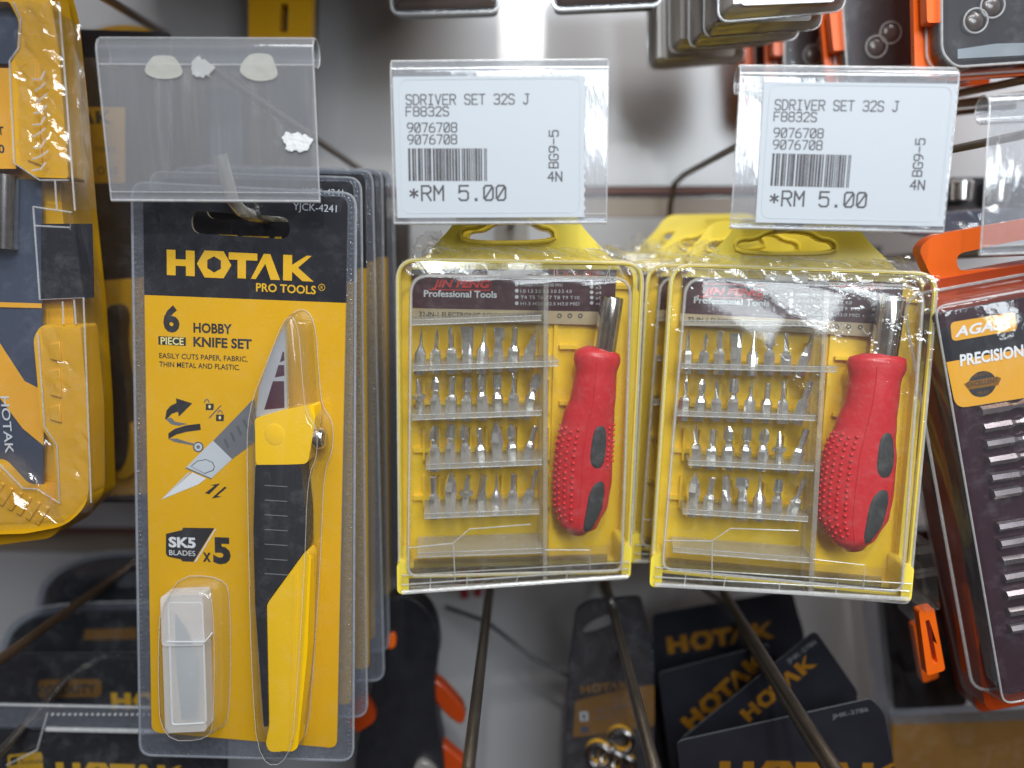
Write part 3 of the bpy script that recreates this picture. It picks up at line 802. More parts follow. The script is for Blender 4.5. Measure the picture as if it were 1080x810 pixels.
# ================================================================== SCREWDRIVER CASES
FL = Frame(546.3, 456, 825, 3.0, 7.0, -1.0)
FRT = Frame(831, 460.5, 815, -3.5, -8.0, -2.6)
RSC = (1.03, 0.97, 1.0)
def ql(x, y, w=0): return FL.q(x, y, w)
def PL(pts, w=0): return FL.P(pts, w)
CS = root("bit_set_case", "left yellow screwdriver case in clear shrink wrap below the first price tag", "tool case", FL.matrix(), "yellow screwdriver cases on the two middle pegs")
Z0, Z1 = -46.0, 12.0       # back of the tray, front of the lid
# tray, its hang tab and rim
tray_o = rquad(PL([(417, 272), (681, 276), (664, 606), (420, 612)], 0), [24, 24, 8, 8], 7)
t = MB().mat("tray_yellow").plate(tray_o, Z0-4, Z0)
tray = t.build("back_tray", CS, bevel=1.5)
rim = MB().mat("lemon_plastic").plate(tray_o, Z0, -32, [off(tray_o, 4)])
inner = off(tray_o, 1.0)
rim.mat("lemon_plastic", True).ring_tube(z3(off(tray_o, 2.2), -4), 2.2, 6)
rim.build("tray_rim", tray)
gr = MB().mat("tray_yellow")
for y0 in (372, 420, 470, 520):
    A = ql(436, y0+6, Z0); B = ql(566, y0, Z0); gr.box(A[0], B[0], A[1], A[1]+5, Z0, Z0+6)
    for k in range(9):
        A = ql(447+k*16.4, y0-6, Z0); gr.box(A[0]-1.2, A[0]+1.2, A[1]-22, A[1]+16, Z0, Z0+9)
A = ql(585, 300, Z0); B = ql(660, 590, Z0)
gr.plate(rr(A[0], B[1], B[0], A[1], 12), Z0, Z0+5, [rr(A[0]+4, B[1]+4, B[0]-4, A[1]-4, 9)])
for y0 in (365, 424):
    A = ql(590, y0, Z0+4); gr.box(A[0], A[0]+22, A[1]-3, A[1]+1, Z0+.2, Z0+7)
gr.build("bit_groove", tray)
tab_o = rquad(PL([(490, 216), (600, 216), (612, 238), (640, 268), (655, 284), (434, 284), (450, 268), (476, 240)], -38), [14, 14, 12, 12, 2, 2, 12, 12])
tab_h = smooth_loop(PL([(488, 243), (506, 243), (520, 233), (556, 233), (568, 242), (580, 243), (584, 253), (488, 254)], -38), 2)
MB().mat("lemon_plastic").plate(tab_o, Z0+2, Z0+12, [tab_h]).build("hang_tab", CS, bevel=2.5, seg=3)
hr = MB().mat("lemon_plastic", True).ring_tube(z3(off(tab_h, -3), Z0+13), 2.0, 6); hr.build("tab_lip", CS)
# paper label inside
lb = MB().mat("label_maroon").sheet(PL([(434, 283), (652, 285), (650, 332), (434, 325)], -30), -38)
lb.mat("label_strip").sheet(PL([(434, 325), (645, 329), (643, 343), (434, 338)], -38), -37.8)
lab = lb.build("paper_label", CS)
lt = MB().mat("ink_red")
ptext(lt, FL, "JIN FENG", (456, 302.5), (517, 303.5), 7.5, -37.2, 0.035, 0.25)
A = ql(452, 306, -37.2); B = ql(520, 291, -37.2)
fr_o = [(A[0], A[1]), (B[0]-3, A[1]), (B[0], B[1]), (A[0]+3, B[1])]; lt.sheet(fr_o, -37.3, [off(fr_o, 1.0)])
ptext(lt, FL, "TOOL SET", (580, 291), (633, 292), 6, -37.2, 0.03)
lt.mat("ink_light"); ptext(lt, FL, "Professional Tools", (447, 312.8), (524, 314), 6.8, -37.2, 0.025)
for k, row in enumerate(("PH000 PH00 PH0 PH1", "1.0 1.5 2.0 2.5 3.0 3.5 4.0", "T4 T5 T6 T7 T8 T9 T10", "H1.5 H2.0 H2.5 H3.0 MID")):
    y0 = 302+k*6.6
    ptext(lt, FL, row, (549, y0), (549+(44, 54, 62, 62)[k], y0+.4), 3.5, -37.2)
    A = ql(545, y0-2, -37.2); lt.sheet(ell(A[0], A[1], 2.1, 2.1, 12), -37.2)
for k in range(5):
    A = ql(624, 297+k*5.6, -37.2); lt.sheet(ell(A[0], A[1], 2.0, 2.0, 12), -37.2); ptext(lt, FL, "x%d" % (k+2), (628, 299+k*5.6), (634, 299+k*5.6), 3, -37.2)
lt.mat("ink_black"); ptext(lt, FL, "32-IN-1 ELECTRONIC SCREWDRIVER SET", (442, 333.6), (566, 336), 5.0, -37.2, 0.015)
for k in range(3):
    A = ql(590+k*11, 333, -37.2); lt.sheet(ell(A[0], A[1], 2.6, 2.6, 14), -37.2, [ell(A[0], A[1], 1.5, 1.5, 14)])
lt.build("printed_lettering", lab)
# clear lid
lid = MB()
o0 = rquad(PL([(417, 272), (681, 276), (665, 612), (420, 622)], 0), [24, 24, 8, 8], 7)
o1 = rquad(PL([(431, 288), (668, 291), (658, 604), (428, 610)], Z1), [22, 22, 14, 14], 7)
lid.mat("clear_case", True).loft([z3(o0, -30), z3(off(o0, .6), -3), z3(o1, 2), z3(off(o1, 2), Z1), z3(off(o1, 5), Z1+1)], False, True)
L0 = lid.build("clear_lid", CS, auto=40)
le = MB().mat("clear_edge", True)  # moulded beads, whitened to stand in for the lid's edge highlights
le.ring_tube(z3(off(o0, 1.2), -2), 1.5, 6); le.ring_tube(z3(off(o1, 2.5), Z1), 1.7, 6)
A = ql(514, 288, Z1); B = ql(556, 289, Z1); le.box(A[0], B[0], A[1]-3, A[1]+3, Z1-2, Z1+2.4)
le.build("lid_bead", L0)
# partition, racks
dv = MB().mat("clear_rack").plate(PL([(573, 300), (578, 300), (577, 612), (572, 612)], 5), -40, 8); dv.build("partition", CS, bevel=.6)
RK = []
for (y, xa, xb, up) in ((341, 433, 571, 0), (389, 435, 589, 0), (441, 434, 571, 0), (493, 449, 572, 0), (545, 447, 569, 0), (586, 440, 574, 1)):
    A = ql(xa, y+2, 6); B = ql(xb, y-3, 6)
    k_ = MB().mat("clear_rack").plate([(A[0], A[1]), (B[0], B[1]), (B[0], B[1]+5.2), (A[0], A[1]+5.2)], -42, 6)
    k_.mat("clear_edge", True); k_.tube([(A[0], A[1]+5.2, 6), (B[0], B[1]+5.2, 6)], .7, 6); k_.tube([(A[0], A[1], 6), (B[0], B[1], 6)], .9, 6)
    k_.tube([(B[0], B[1]+5.2, 6), (B[0], B[1]+5.2, -42)], .7, 6)
    k_.build("bit_rack", CS, bevel=.7); RK.append((A, B))
# foot: clear hinge bar and yellow corner knuckles
A = ql(424, 606, 10); B = ql(664, 592, 10); C = ql(662, 607, 10); D = ql(424, 624, 10)
ft = MB().mat("clear_case").plate([D, C, B, A], -40, 12); ft.mat("clear_edge", True)
ft.tube([(*D, 12), (*C, 12)], 2.6, 8); ft.tube([(D[0], D[1]+9, 12), (C[0], C[1]+9, 12)], 1.0, 6); ft.tube([(*A, 12), (*B, 12)], .8, 6)
ft.mat("smoked").box(A[0]+12, B[0]-16, D[1]+7, A[1]-1, -34, -30)
for f_ in (.12, .28, .5, .72): 
    xx = D[0]+(C[0]-D[0])*f_; yy = D[1]+(C[1]-D[1])*f_; ft.mat("clear_edge", True).tube([(xx, yy, 12.5), (xx+1, yy+15, 12.5)], .7, 6)
A2 = ql(466, 570, Z1+1); le2 = [ (*ql(430, 578, Z1+1.5), Z1+1.5), (*ql(478, 573, Z1+1.5), Z1+1.5), (*ql(495, 558, Z1+1.5), Z1+1.5), (*ql(560, 553, Z1+1.5), Z1+1.5)]
ft.tube(le2, .8, 6); ft.tube([le2[1], (*ql(480, 612, Z1+1.5), Z1+1.5)], .8, 6)
A3 = ql(630, 575, Z1+1.5)
ft.tube([(*ql(575, 580, Z1+1.5), Z1+1.5), (*ql(622, 580, Z1+1.5), Z1+1.5), (*ql(622, 603, Z1+1.5), Z1+1.5)], .7, 6)
ft.build("hinge_bar", CS)
for (xa, ya, xb, yb) in ((419, 592, 431, 626), (655, 574, 666, 609)):
    A = ql(xa, yb, 4); B = ql(xb, ya, 4)
    MB().mat("lemon_plastic").plate(rr(A[0], A[1], B[0], B[1], 6), -44, 6).build("hinge_knuckle", CS, bevel=2.5, seg=3)
# crumpled shrink wrap over the shoulders and front
def crumple(mb, F_, a, b2, c2, d2, nu, nv, amp, z, seed):
    rg = random.Random(seed); vs = []; fs = []
    for j in range(nv+1):
        for i in range(nu+1):
            u, v = i/nu, j/nv
            top = (a[0]+(b2[0]-a[0])*u, a[1]+(b2[1]-a[1])*u); bot = (d2[0]+(c2[0]-d2[0])*u, d2[1]+(c2[1]-d2[1])*u)
            px, py = top[0]+(bot[0]-top[0])*v, top[1]+(bot[1]-top[1])*v
            x_, y_ = F_.q(px, py, z)
            fr_ = 0.35 if j in (nv,) else 1
            vs.append((x_+rg.uniform(-amp, amp)*.55, y_+rg.uniform(-amp, amp)*.6*fr_, z+rg.uniform(-amp, amp)*1.6*fr_))
    for j in range(nv):
        for i in range(nu):
            k = j*(nu+1)+i; fs.append((k, k+1, k+nu+2)); fs.append((k, k+nu+2, k+nu+1))
    mb.add(vs, fs)
def shrink(F_, seed, parent, mir=False):
    w_ = MB().mat("wrap_crumple")
    crumple(w_, FL, (462, 258), (640, 262), (676, 279), (424, 276), 36, 4, 2.6, -24, seed)
    crumple(w_, FL, (438, 248), (466, 244), (470, 268), (432, 272), 7, 6, 5, -20, seed+1)
    crumple(w_, FL, (626, 258), (652, 258), (664, 274), (636, 272), 7, 5, 4, -20, seed+2)
    crumple(w_, FL, (424, 278), (674, 280), (668, 290), (430, 290), 40, 2, 1.4, 8, seed+3)
    w_.mat("wrap", True)
    crumple(w_, FL, (419, 280), (680, 282), (664, 606), (421, 618), 14, 16, .7, Z1+3, seed+4)
    rg = random.Random(seed+9)
    w_.mat("clear_edge", True)
    for k in range(16):   # drawn threads of film along the top edge
        x0 = 440+rg.uniform(0, 215); y0 = 281+rg.uniform(-3, 2)
        w_.tube([(*ql(x0, y0, Z1+4), Z1+3), (*ql(x0+rg.uniform(-6, 6), y0+rg.uniform(5, 13), Z1+4), Z1+3.4)], .4, 5)
    for k in range(5):
        x0 = 455+k*42+rg.uniform(-9, 9); y0 = 262+rg.uniform(-4, 6)
        w_.tube([(*ql(x0, y0, -18), -18), (*ql(x0+rg.uniform(6, 24), y0+rg.uniform(-2, 4), -18), -16), (*ql(x0+rg.uniform(20, 40), y0+rg.uniform(2, 8), -16), -14)], .5, 5)
    return w_.build("shrink_wrap", parent)
# added out of view: a carton hanging above the picture, which keeps the lamps off the left of the wall
u0 = world_mb_root("light_blocker", "black carton added unseen above the picture to shade the left wall", "blocker", (-343, 1190, 700))
o = MB().mat("card_black").plate(rquad([(-240, -225), (265, -225), (265, -200), (130, 0), (60, 100), (-60, 100), (-240, -180)], 6), 0, 630).build("blocker_body", u0, bevel=2); o.rotation_euler = (PI/2, 0, 0)
o = MB().mat("card_yellow").plate(rr(-180, -205, 190, -140, 8), 630.5, 632).build("printed_panel", u0); o.rotation_euler = (PI/2, 0, 0)
# copies are made before the bits are put in (each bit is a thing of its own)
SHR = shrink(FL, 21, CS)
CR = clone(CS, FRT.matrix(), "right yellow screwdriver case below the second price tag")
CR.scale = RSC
for i, (dx, dy, dz, rz, lab_) in enumerate(((-14, 70, 2, 0.4, "yellow case close behind the right screwdriver case"), (-30, 142, 10, 1.2, "third yellow case back on the right peg"),
                                (-40, 216, 22, 1.0, "rearmost yellow case on the right peg"))):
    c_ = clone(CS, FRT.matrix(dx, dy, dz, rz), lab_); c_.scale = RSC
clone(CS, FL.matrix(6, 72, 2, 1), "yellow case close behind the left screwdriver case")

# ---- bits
BITG = "steel screwdriver bits standing in the clear racks"
def ngon(r, z, n, rot=0.0): return [(r*math.cos(2*PI*k/n+rot), z, r*math.sin(2*PI*k/n+rot)) for k in range(n)]
def bit_mesh(kind):
    """a bit standing along +y from its hexagonal shank at y = 0"""
    b = MB().mat("bit_steel")
    sh = [ngon(5.2, -14, 6), ngon(5.2, 9, 6), ngon(4.2, 12.5, 6)]
    if kind == 'flat':
        b.loft([l for l in sh], True, False)
        b.loft([ngon(4.2, 12.5, 6), [(p[0]*.9, 20, p[2]*.7) for p in ngon(4.2, 20, 6)], [(p[0]*1.35, 26, p[2]*.35) for p in ngon(4.2, 26, 6)], [(p[0]*1.35, 36, p[2]*.12) for p in ngon(4.2, 36, 6)]], False, True)
    elif kind == 'wide':
        b.loft([ngon(5.2, -14, 6), ngon(5.4, 6, 6), [(p[0]*1.1, 20, p[2]*.45) for p in ngon(5.4, 20, 6)], [(p[0]*1.15, 37, p[2]*.1) for p in ngon(5.4, 37, 6)]])
    elif kind == 'slim':
        b.loft(sh+[ngon(2.4, 15, 8)[:6], ngon(1.9, 30, 6), [(p[0]*1.2, 37, p[2]*.25) for p in ngon(2, 37, 6)]])
    elif kind == 'awl':
        b.mat("bit_steel", True).loft([ngon(5.2, -14, 10), ngon(5.4, 10, 10), ngon(3.2, 15, 10), ngon(1.6, 20, 10), ngon(1.1, 30, 10), ngon(.3, 39, 10)])
    elif kind in ('cross', 'torx'):
        n = 4 if kind == 'cross' else 6
        b.loft(sh, True, False)
        b.loft([ngon(4.2, 12.5, 8), ngon(3.0, 16, 8), ngon(3.0, 20, 8)], False, True)
        st_l = []
        for y_, r_ in ((19, 3.0), (22, 4.4), (30, 4.0), (36, 1.6 if kind == 'cross' else 3.4)):
            st_l.append([((r_ if k % 2 == 0 else r_*.45)*math.cos(PI*k/n+.4), y_, (r_ if k % 2 == 0 else r_*.45)*math.sin(PI*k/n+.4)) for k in range(2*n)])
        b.loft(st_l)
    elif kind == 'hex':
        b.loft(sh+[ngon(2.8, 15, 6), ngon(2.8, 34, 6), ngon(2.2, 35, 6)])
    elif kind == 'spear':
        b.loft([ngon(5.0, -14, 6), ngon(5.0, 4, 6), ngon(6.2, 16, 6), [(p[0]*.9, 26, p[2]*.5) for p in ngon(5.5, 26, 6)], ngon(.6, 38, 6)])
    elif kind == 'collar':
        b.mat("bit_steel", True).loft([ngon(3.8, -14, 10), ngon(3.8, 10, 10), ngon(6.6, 12, 10), ngon(6.6, 16, 10), ngon(3.2, 18, 10), ngon(2.2, 30, 10), ngon(1.0, 36, 10)])
    return b
KW = {'flat': "flat-tipped bit", 'wide': "broad flat bit", 'slim': "slim bit", 'awl': "needle-pointed bit", 'cross': "cross-tipped bit", 'torx': "star-tipped bit", 'hex': "hexagonal bit", 'spear': "spear-shaped bit", 'collar': "collared bit"}
PROTO = {}
ORD = ["first", "second", "third", "fourth", "fifth", "sixth", "seventh", "eighth"]
ROWN = ["top", "second", "third", "bottom"]
def put_bit(kind, M, side, row, i, tilt=0, sc_=1.0, turn=0.0, drop=0.0):
    if kind not in PROTO:
        o = bit_mesh(kind).build("screwdriver_bit", auto=30); PROTO[kind] = o
    else:
        o = PROTO[kind].copy(); COL.objects.link(o)
    o.matrix_world = M @ Matrix.Rotation(math.radians(tilt), 4, 'Z') @ Matrix.Rotation(turn, 4, 'Y') @ Matrix.Diagonal((sc_, sc_, sc_, 1))
    tagm(o, "%s, %s in the %s row of the %s case" % (KW[kind], ORD[i], ROWN[row], side), "screwdriver bit", BITG)
rows_l = [['awl', 'slim', 'slim', 'wide', 'awl', 'flat', 'hex', 'flat'], ['collar', 'cross', 'hex', 'torx', 'cross', 'torx', 'slim', 'torx'],
          ['cross', 'torx', 'cross', 'hex', 'spear', 'cross', 'hex'], ['hex', 'spear', 'collar', 'wide', 'awl', 'hex', 'slim']]
rows_r = [['slim', 'slim', 'hex', 'wide', 'awl', 'torx', 'slim', 'flat'], ['slim', 'cross', 'slim', 'torx', 'awl', 'hex', 'slim', 'hex'],
          ['slim', 'hex', 'cross', 'torx', 'cross', 'collar', 'hex'], ['spear', 'hex', 'wide', 'flat', 'awl', 'torx', 'slim']]
rg = random.Random(31)
for side, rows, FF, scl in (("left", rows_l, FL, (1, 1, 1)), ("right", rows_r, FRT, RSC)):
    for r, row in enumerate(rows):
        base_y = (385, 437, 489, 541)[r]
        A, B = RK[r+1]
        n_ = len(row); x0 = 443 if n_ == 8 else 459
        for i, kd in enumerate(row):
            fx, fy = ql(x0+i*16.4+(0 if r < 2 else -1), base_y-3.0-(i*.2), -18)
            yb = A[1]+(B[1]-A[1])*((fx-A[0])/(B[0]-A[0]))+5.2
            M = FF.matrix() @ Matrix.Diagonal((*scl, 1)) @ Matrix.Translation(Vector((fx, yb+1+rg.uniform(-1, 1.5), -18))*S)
            tl = rg.uniform(-4, 4)
            if i == n_-1: tl = -14
            put_bit(kd, M @ Matrix.Diagonal((1.22, 0.98, 1.22, 1)), side, r, i, tl, rg.uniform(.94, 1.06), rg.uniform(0, 6))

# ---- the two ratchet handles
def make_driver(F_, axis, widths, name_label, pads, nub_c, sc_=1.0, zc=-16):
    """axis: [(px, py)] centre line from the neck down with half-widths in px"""
    R0 = root("screwdriver", name_label, "screwdriver", F_.matrix(), "red rubber screwdrivers inside the clear cases")
    cl = [Vector((*F_.q(p[0], p[1], zc+18), zc)) for p in axis]
    n = 28; N = 44
    # resample
    import bisect
    cum = [0]
    for a, b2 in zip(cl, cl[1:]): cum.append(cum[-1]+(b2-a).length)
    def samp(t):
        d = t*cum[-1]; i = min(len(cl)-2, max(0, bisect.bisect_right(cum, d)-1)); u = (d-cum[i])/(cum[i+1]-cum[i])
        us = u*u*(3-2*u)
        return cl[i].lerp(cl[i+1], u), (widths[i]*(1-us)+widths[i+1]*us)*F_.k
    def tang(t):
        a, _ = samp(max(0, t-.03)); b2, _ = samp(min(1, t+.03)); return (b2-a).normalized()
    def surf(t, ang, grow=0.0):
        p, w_ = samp(t); d = tang(t); sd = Vector((-d.y, d.x, 0))
        rx_ = w_+grow; rz_ = min(w_, 24)*.82+grow
        return p+sd*(-math.cos(ang)*rx_)*-1+Vector((0, 0, 1))*(math.sin(ang)*rz_)
    loops = [[tuple(surf(j/N, 2*PI*k/n)) for k in range(n)] for j in range(N+1)]
    h = MB().mat("red_rubber", True).loft(loops)
    hd = h.build("handle", R0, auto=60)
    sm_ = MB().mat("red_rubber", True)
    sm_.tube([tuple(surf(.06+.9*i/30, 1.72, .05)) for i in range(31)], .7, 6)
    sm_.build("mould_seam", hd)
    nb = MB().mat("red_rubber", True)
    for (t0, t1, a0, a1, nt_, na) in nub_c:
        for i in range(nt_):
            for j in range(na):
                tt = t0+(t1-t0)*(i+(.5 if j % 2 else 0)+rg.uniform(-.08, .08))/nt_; aa = a0+(a1-a0)*j/max(1, na-1)
                p = surf(tt, aa, .4); k_n = rg.uniform(1.7, 2.2); nb.ball(tuple(p), k_n, k_n, k_n, 8, 6)
    nb.build("grip_nub", hd)
    for (t0, t1, a0, a1, sk) in pads:
        pb = MB().mat("pad_grey", True); vs = []; fs = []; nu, nv = 14, 20
        tm, am = (t0+t1)/2, (a0+a1)/2
        ring = []
        for k in range(9):
            rad = k/8
            ring.append([tuple(surf(tm+(t1-t0)/2*rad*abs(math.sin(th))**.6*(1 if math.sin(th) > 0 else -1), am+(a1-a0)/2*rad*abs(math.cos(th))**.8*(1 if math.cos(th) > 0 else -1)+sk*(rad*math.sin(th)), 1.5 if k < 7 else (1.2 if k == 7 else -.6))) for th in [2*PI*q_/28 for q_ in range(28)]])
        for k in range(1, 8):
            for i in range(28):
                pass
        pb.loft(ring[1:], True, False)
        pb.build("grip_pad", R0, auto=60)
    # chrome socket
    a = cl[0]; d = -tang(0.02)
    return R0, a, d, surf
def socket(R0, p0, p1, r):
    p0, p1 = Vector(p0), Vector(p1); d = (p1-p0)
    m = MB().mat("chrome", True); m.tube([p0, p0+d*.5, p1-d*.03, p1], [r, r, r, r*.93], 24)
    dn = d.normalized()
    m.mat("dark_tray").tube([p1+dn*.1, p1+dn*.4], r*.6, 6)
    m.build("chrome_socket", R0)
FLd = FL
R1, a, d, sf = make_driver(FL, [(635, 369), (634, 374), (633.5, 381), (632, 395), (629, 425), (624, 447), (619.5, 480), (618, 510), (616, 535), (613, 558), (612, 569)],
                       [14, 24, 26, 23, 25, 29, 32, 33, 31, 23, 9], "red screwdriver in the left case with a hazy lower grip",
                       [(.38, .62, .88, 1.5, 0), (.68, .97, .82, 1.5, .1)], [(.42, .93, 2.05, 3.2, 15, 5), (.38, .62, .35, .75, 8, 2)])
socket(R1, (*ql(637, 372, -16), -16), (*ql(646, 313, -16), -16), 12.5)
FRd = FRT
def mk2():
    R2, a, d, sf = make_driver(FRT, [(931, 373), (931, 378), (930, 386), (928, 402), (924, 430), (918, 455), (912, 485), (908, 520), (905, 548), (905, 572), (907, 585)],
                       [14, 28, 30, 26, 27, 31, 37, 38, 36, 24, 9], "bright red screwdriver in the right case, nubs clear to see",
                       [(.37, .61, .6, 1.25, 0), (.66, .95, .7, 1.35, .12)], [(.42, .93, 1.95, 3.2, 17, 6)], zc=-14)
    socket(R2, (*FRT.q(932, 376, -14), -14), (*FRT.q(941, 313, -14), -14), 14)
mk2()

# ================================================================== YELLOW BIT CASE AT THE LEFT EDGE
FY = Frame(30, 280, 800, 0, 0, 0)
def PY(pts, w=0): return FY.P(pts, w)
YC = root("tool_case", "big yellow and clear bit case cut off by the left edge", "tool case", FY.matrix())
up_o = PY([(-160, -60), (38, -60), (57, -4), (66, 60), (76, 189), (44, 188), (17, 172), (10, 60), (-160, 50)], 0)
MB().mat("case_yellow").plate(rquad(PY([(-160, -60), (40, -60), (57, -4), (66, 60), (76, 189), (43, 188), (16, 170), (12, 76), (22, 55), (24, 24), (14, 4), (-160, 4)], 0), 4), -26, 6).build("upper_frame", YC, bevel=3.5, seg=3)
MB().mat("case_yellow").plate(rquad(PY([(47, 342), (88, 342), (96, 430), (97, 530), (72, 553), (30, 561), (-160, 566), (-160, 470), (-2, 488), (22, 514), (40, 514), (62, 532), (63, 520), (60, 468), (47, 450), (43, 400), (39, 356)], 0), [8, 4, 6, 18, 14, 6, 0, 0, 6, 6, 6, 2, 6, 6, 6, 6, 6]), -26, 6).build("lower_frame", YC, bevel=3.5, seg=3)
b = MB().mat("case_yellow"); 
for k in range(6):
    x0 = 2+k*9.5; y0 = 502+k*5.0
    b.plate(PY([(x0, y0+6), (x0+4, y0+8), (x0-8, y0+27), (x0-13, y0+24)], 6), 5.4, 8)
for y0, y1 in ((360, 382), (388, 420), (426, 446)):
    b.plate(PY([(52, y0+3), (64, y0), (66, y1), (54, y1-3)], 6), 5.4, 8)
b.plate(PY([(24, 70), (38, 62), (46, 176), (30, 170)], 6), 5.6, 8)
b.build("moulded_ridge", YC, bevel=1.2)
MB().mat("case_yellow").plate(rquad(PY([(-160, -60), (62, -60), (84, 24), (93, 110), (102, 222), (112, 316), (119, 420), (122, 515), (90, 548), (30, 556), (-160, 560)], -96), 8), -96, -28).build("rear_shell", YC, bevel=4, seg=3)
b = MB().mat("navy_card").sheet(PY([(-160, 178), (44, 190), (46, 512), (20, 516), (-2, 490), (-160, 470)], -14), -14)
b.mat("card_black").sheet(PY([(44, 236), (98, 236), (100, 300), (100, 314), (44, 316)], -14), -13)
b.mat("amber_label").sheet(PY([(-160, 66), (14, 72), (17, 178), (-160, 178)], -10), -10)
b.mat("navy_card").sheet(PY([(-160, -2), (20, -2), (26, 28), (24, 56), (10, 66), (-160, 64)], -8), -12)
b.mat("amber_label").sheet(PY([(-160, 350), (0, 362), (26, 402), (46, 412), (46, 470), (24, 452), (0, 420), (-160, 400)], -12.5), -12.5)
b.sheet(PY([(-160, 314), (44, 320), (44, 325), (-160, 320)], -12.5), -12.5)
ins = b.build("card_insert", YC)
tb_ = MB().mat("chrome", True).tube([(*FY.q(4, 184, -6), -8), (*FY.q(3, 262, -6), -8)], 13, 16); tb_.build("steel_shank", YC)
t = MB().mat("ink_light")
A = FY.q(0.5, 418, -12); put_text(t, "HOTAK", A[0], A[1], 64*FY.k, 9*FY.k, -12, 0.01, 0, -PI/2)
t.mat("ink_black"); ptext(t, FY, "T", (-2, 142), (4, 142), 8, -9.6, .02); ptext(t, FY, "50", (-8, 161), (5, 161), 8, -9.6, .02)
t.build("printed_lettering", ins)
lid = MB().mat("clear_shell", True)
lo = rquad(PY([(-160, -55), (36, -55), (62, 40), (72, 190), (88, 312), (94, 520), (70, 550), (-160, 560)], 9), 8)
lid.loft([z3(lo, -26), z3(lo, 9), z3(off(lo, 4), 12)], False, True)
lid.mat("clear_edge", True)
for pl in ([(14, 2), (22, 20), (20, 50), (10, 64), (15, 172), (42, 190), (72, 190)], [(62, 2), (70, 100), (79, 222)], [(35, 218), (42, 316), (88, 314), (92, 420), (96, 530)], [(35, 218), (76, 224), (74, 240), (36, 238)], [(40, 352), (47, 450), (60, 470), (63, 531), (40, 516), (24, 515), (0, 490)], [(58, 190), (60, 222)], [(66, 318), (67, 342)], [(78, 316), (80, 342)]):
    lid.tube([(*FY.q(a_, b2, 8), 8) for a_, b2 in pl], 1.0, 6)
lid.build("clear_lid", YC)
w_ = MB().mat("wrap")
crumple(w_, FY, (14, 2), (62, 2), (74, 188), (20, 178), 6, 20, 2.2, 11, 4)
crumple(w_, FY, (66, 20), (84, 26), (101, 220), (80, 222), 3, 16, 1.6, -20, 5)
crumple(w_, FY, (42, 345), (90, 345), (98, 540), (50, 545), 6, 22, 1.8, 11, 6)
crumple(w_, FY, (-60, 480), (40, 500), (70, 552), (-60, 566), 12, 5, 2.2, 12, 7)
w_.mat("clear_edge", True); rg = random.Random(8)
for k in range(9):   # the string of bright wrinkles
    y0 = 78+k*12; w_.tube([(*FY.q(36+rg.uniform(-2, 2), y0+6, 14), 14), (*FY.q(43, y0+4+rg.uniform(-2, 2), 15), 15), (*FY.q(49+rg.uniform(-2, 2), y0-3, 14), 14)], 1.1, 5)
w_.build("shrink_wrap", YC)

# dark pack behind the yellow case
FB = Frame(112, 250, 1010, 0, 0, 1)
BP = root("carded_pack", "black and yellow carded tool pack in the gap beside the yellow case", "carded pack", FB.matrix())
def PB(pts, w=0): return FB.P(pts, w)
b = MB().mat("card_black").plate(rquad(PB([(60, 30), (180, 34), (180, 530), (60, 530)]), 6), -3, 0)
cb = b.build("card", BP)
b = MB().mat("case_yellow").sheet(PB([(62, 113), (132, 113), (132, 193), (62, 193)], .5), .5); b.sheet(PB([(62, 300), (180, 290), (180, 520), (62, 525)], .5), .4)
b.mat("ink_black"); A = FB.q(40, 132, 1); logo(b, A[0], A[1], 16, 1, 0, 1.0)
ptext(b, FB, "TOOLS", (100, 160), (122, 160), 5, 1); ptext(b, FB, "O 10", (103, 184), (124, 184), 8, 1)
b.build("printed_panel", cb)
b = MB().mat("rubber_black").plate(smooth_loop(PB([(114, 330), (124, 318), (134, 330), (130, 360), (140, 420), (138, 490), (118, 500), (116, 430)], 14)), 2, 26)
b.build("black_grip", BP, bevel=5, seg=2)
b = MB().mat("case_yellow").plate(smooth_loop(PB([(112, 440), (124, 430), (146, 450), (148, 500), (120, 508)], 14)), 2, 20); b.build("yellow_guard", BP, bevel=4)
MB().mat("clear_film").plate(PB([(62, 60), (178, 62), (178, 528), (62, 526)], 28), 27, 28).build("clear_cover", BP)
FB2 = Frame(130, 60, 1120, 0, 0, -2)
BP2 = root("amber_pouch", "amber wrapped pack lying behind the empty tag holder", "pack", FB2.matrix())
MB().mat("case_yellow").plate(smooth_loop(FB2.P([(90, 40), (120, 28), (160, 30), (176, 48), (170, 180), (96, 170)])), -20, 10).build("pouch", BP2, bevel=6)
b = MB().mat("navy_card").sheet(FB2.P([(88, 38), (120, 38), (124, 50), (88, 50)], 14), 13); b.build("label_band", BP2)
w_ = MB().mat("wrap"); crumple(w_, FB2, (88, 26), (178, 30), (176, 180), (90, 170), 8, 8, 4, 18, 12); w_.build("film", BP2)
FB5 = Frame(230, 130, 1170, 0, 0, 1)
BP5 = root("brown_back_pack", "brown and grey pack seen through the empty tag holder", "carded pack", FB5.matrix())
cb5 = MB().mat("dark_tray").plate(rquad(FB5.P([(176, 44), (330, 46), (328, 330), (178, 330)]), 6), -8, 0).build("card", BP5, bevel=1.5)
b = MB().mat("wire_brown"); b.sheet(FB5.P([(186, 60), (214, 60), (214, 320), (186, 320)], .5), .5); b.sheet(FB5.P([(262, 60), (276, 60), (276, 320), (262, 320)], .5), .5)
b.mat("ink_grey").sheet(FB5.P([(222, 60), (256, 60), (256, 320), (222, 320)], .5), .5); b.build("printed_band", cb5)
MB().mat("clear_film").plate(rquad(FB5.P([(178, 48), (326, 50), (324, 326), (182, 326)], 12), 8), 10, 11).build("clear_cover", BP5)
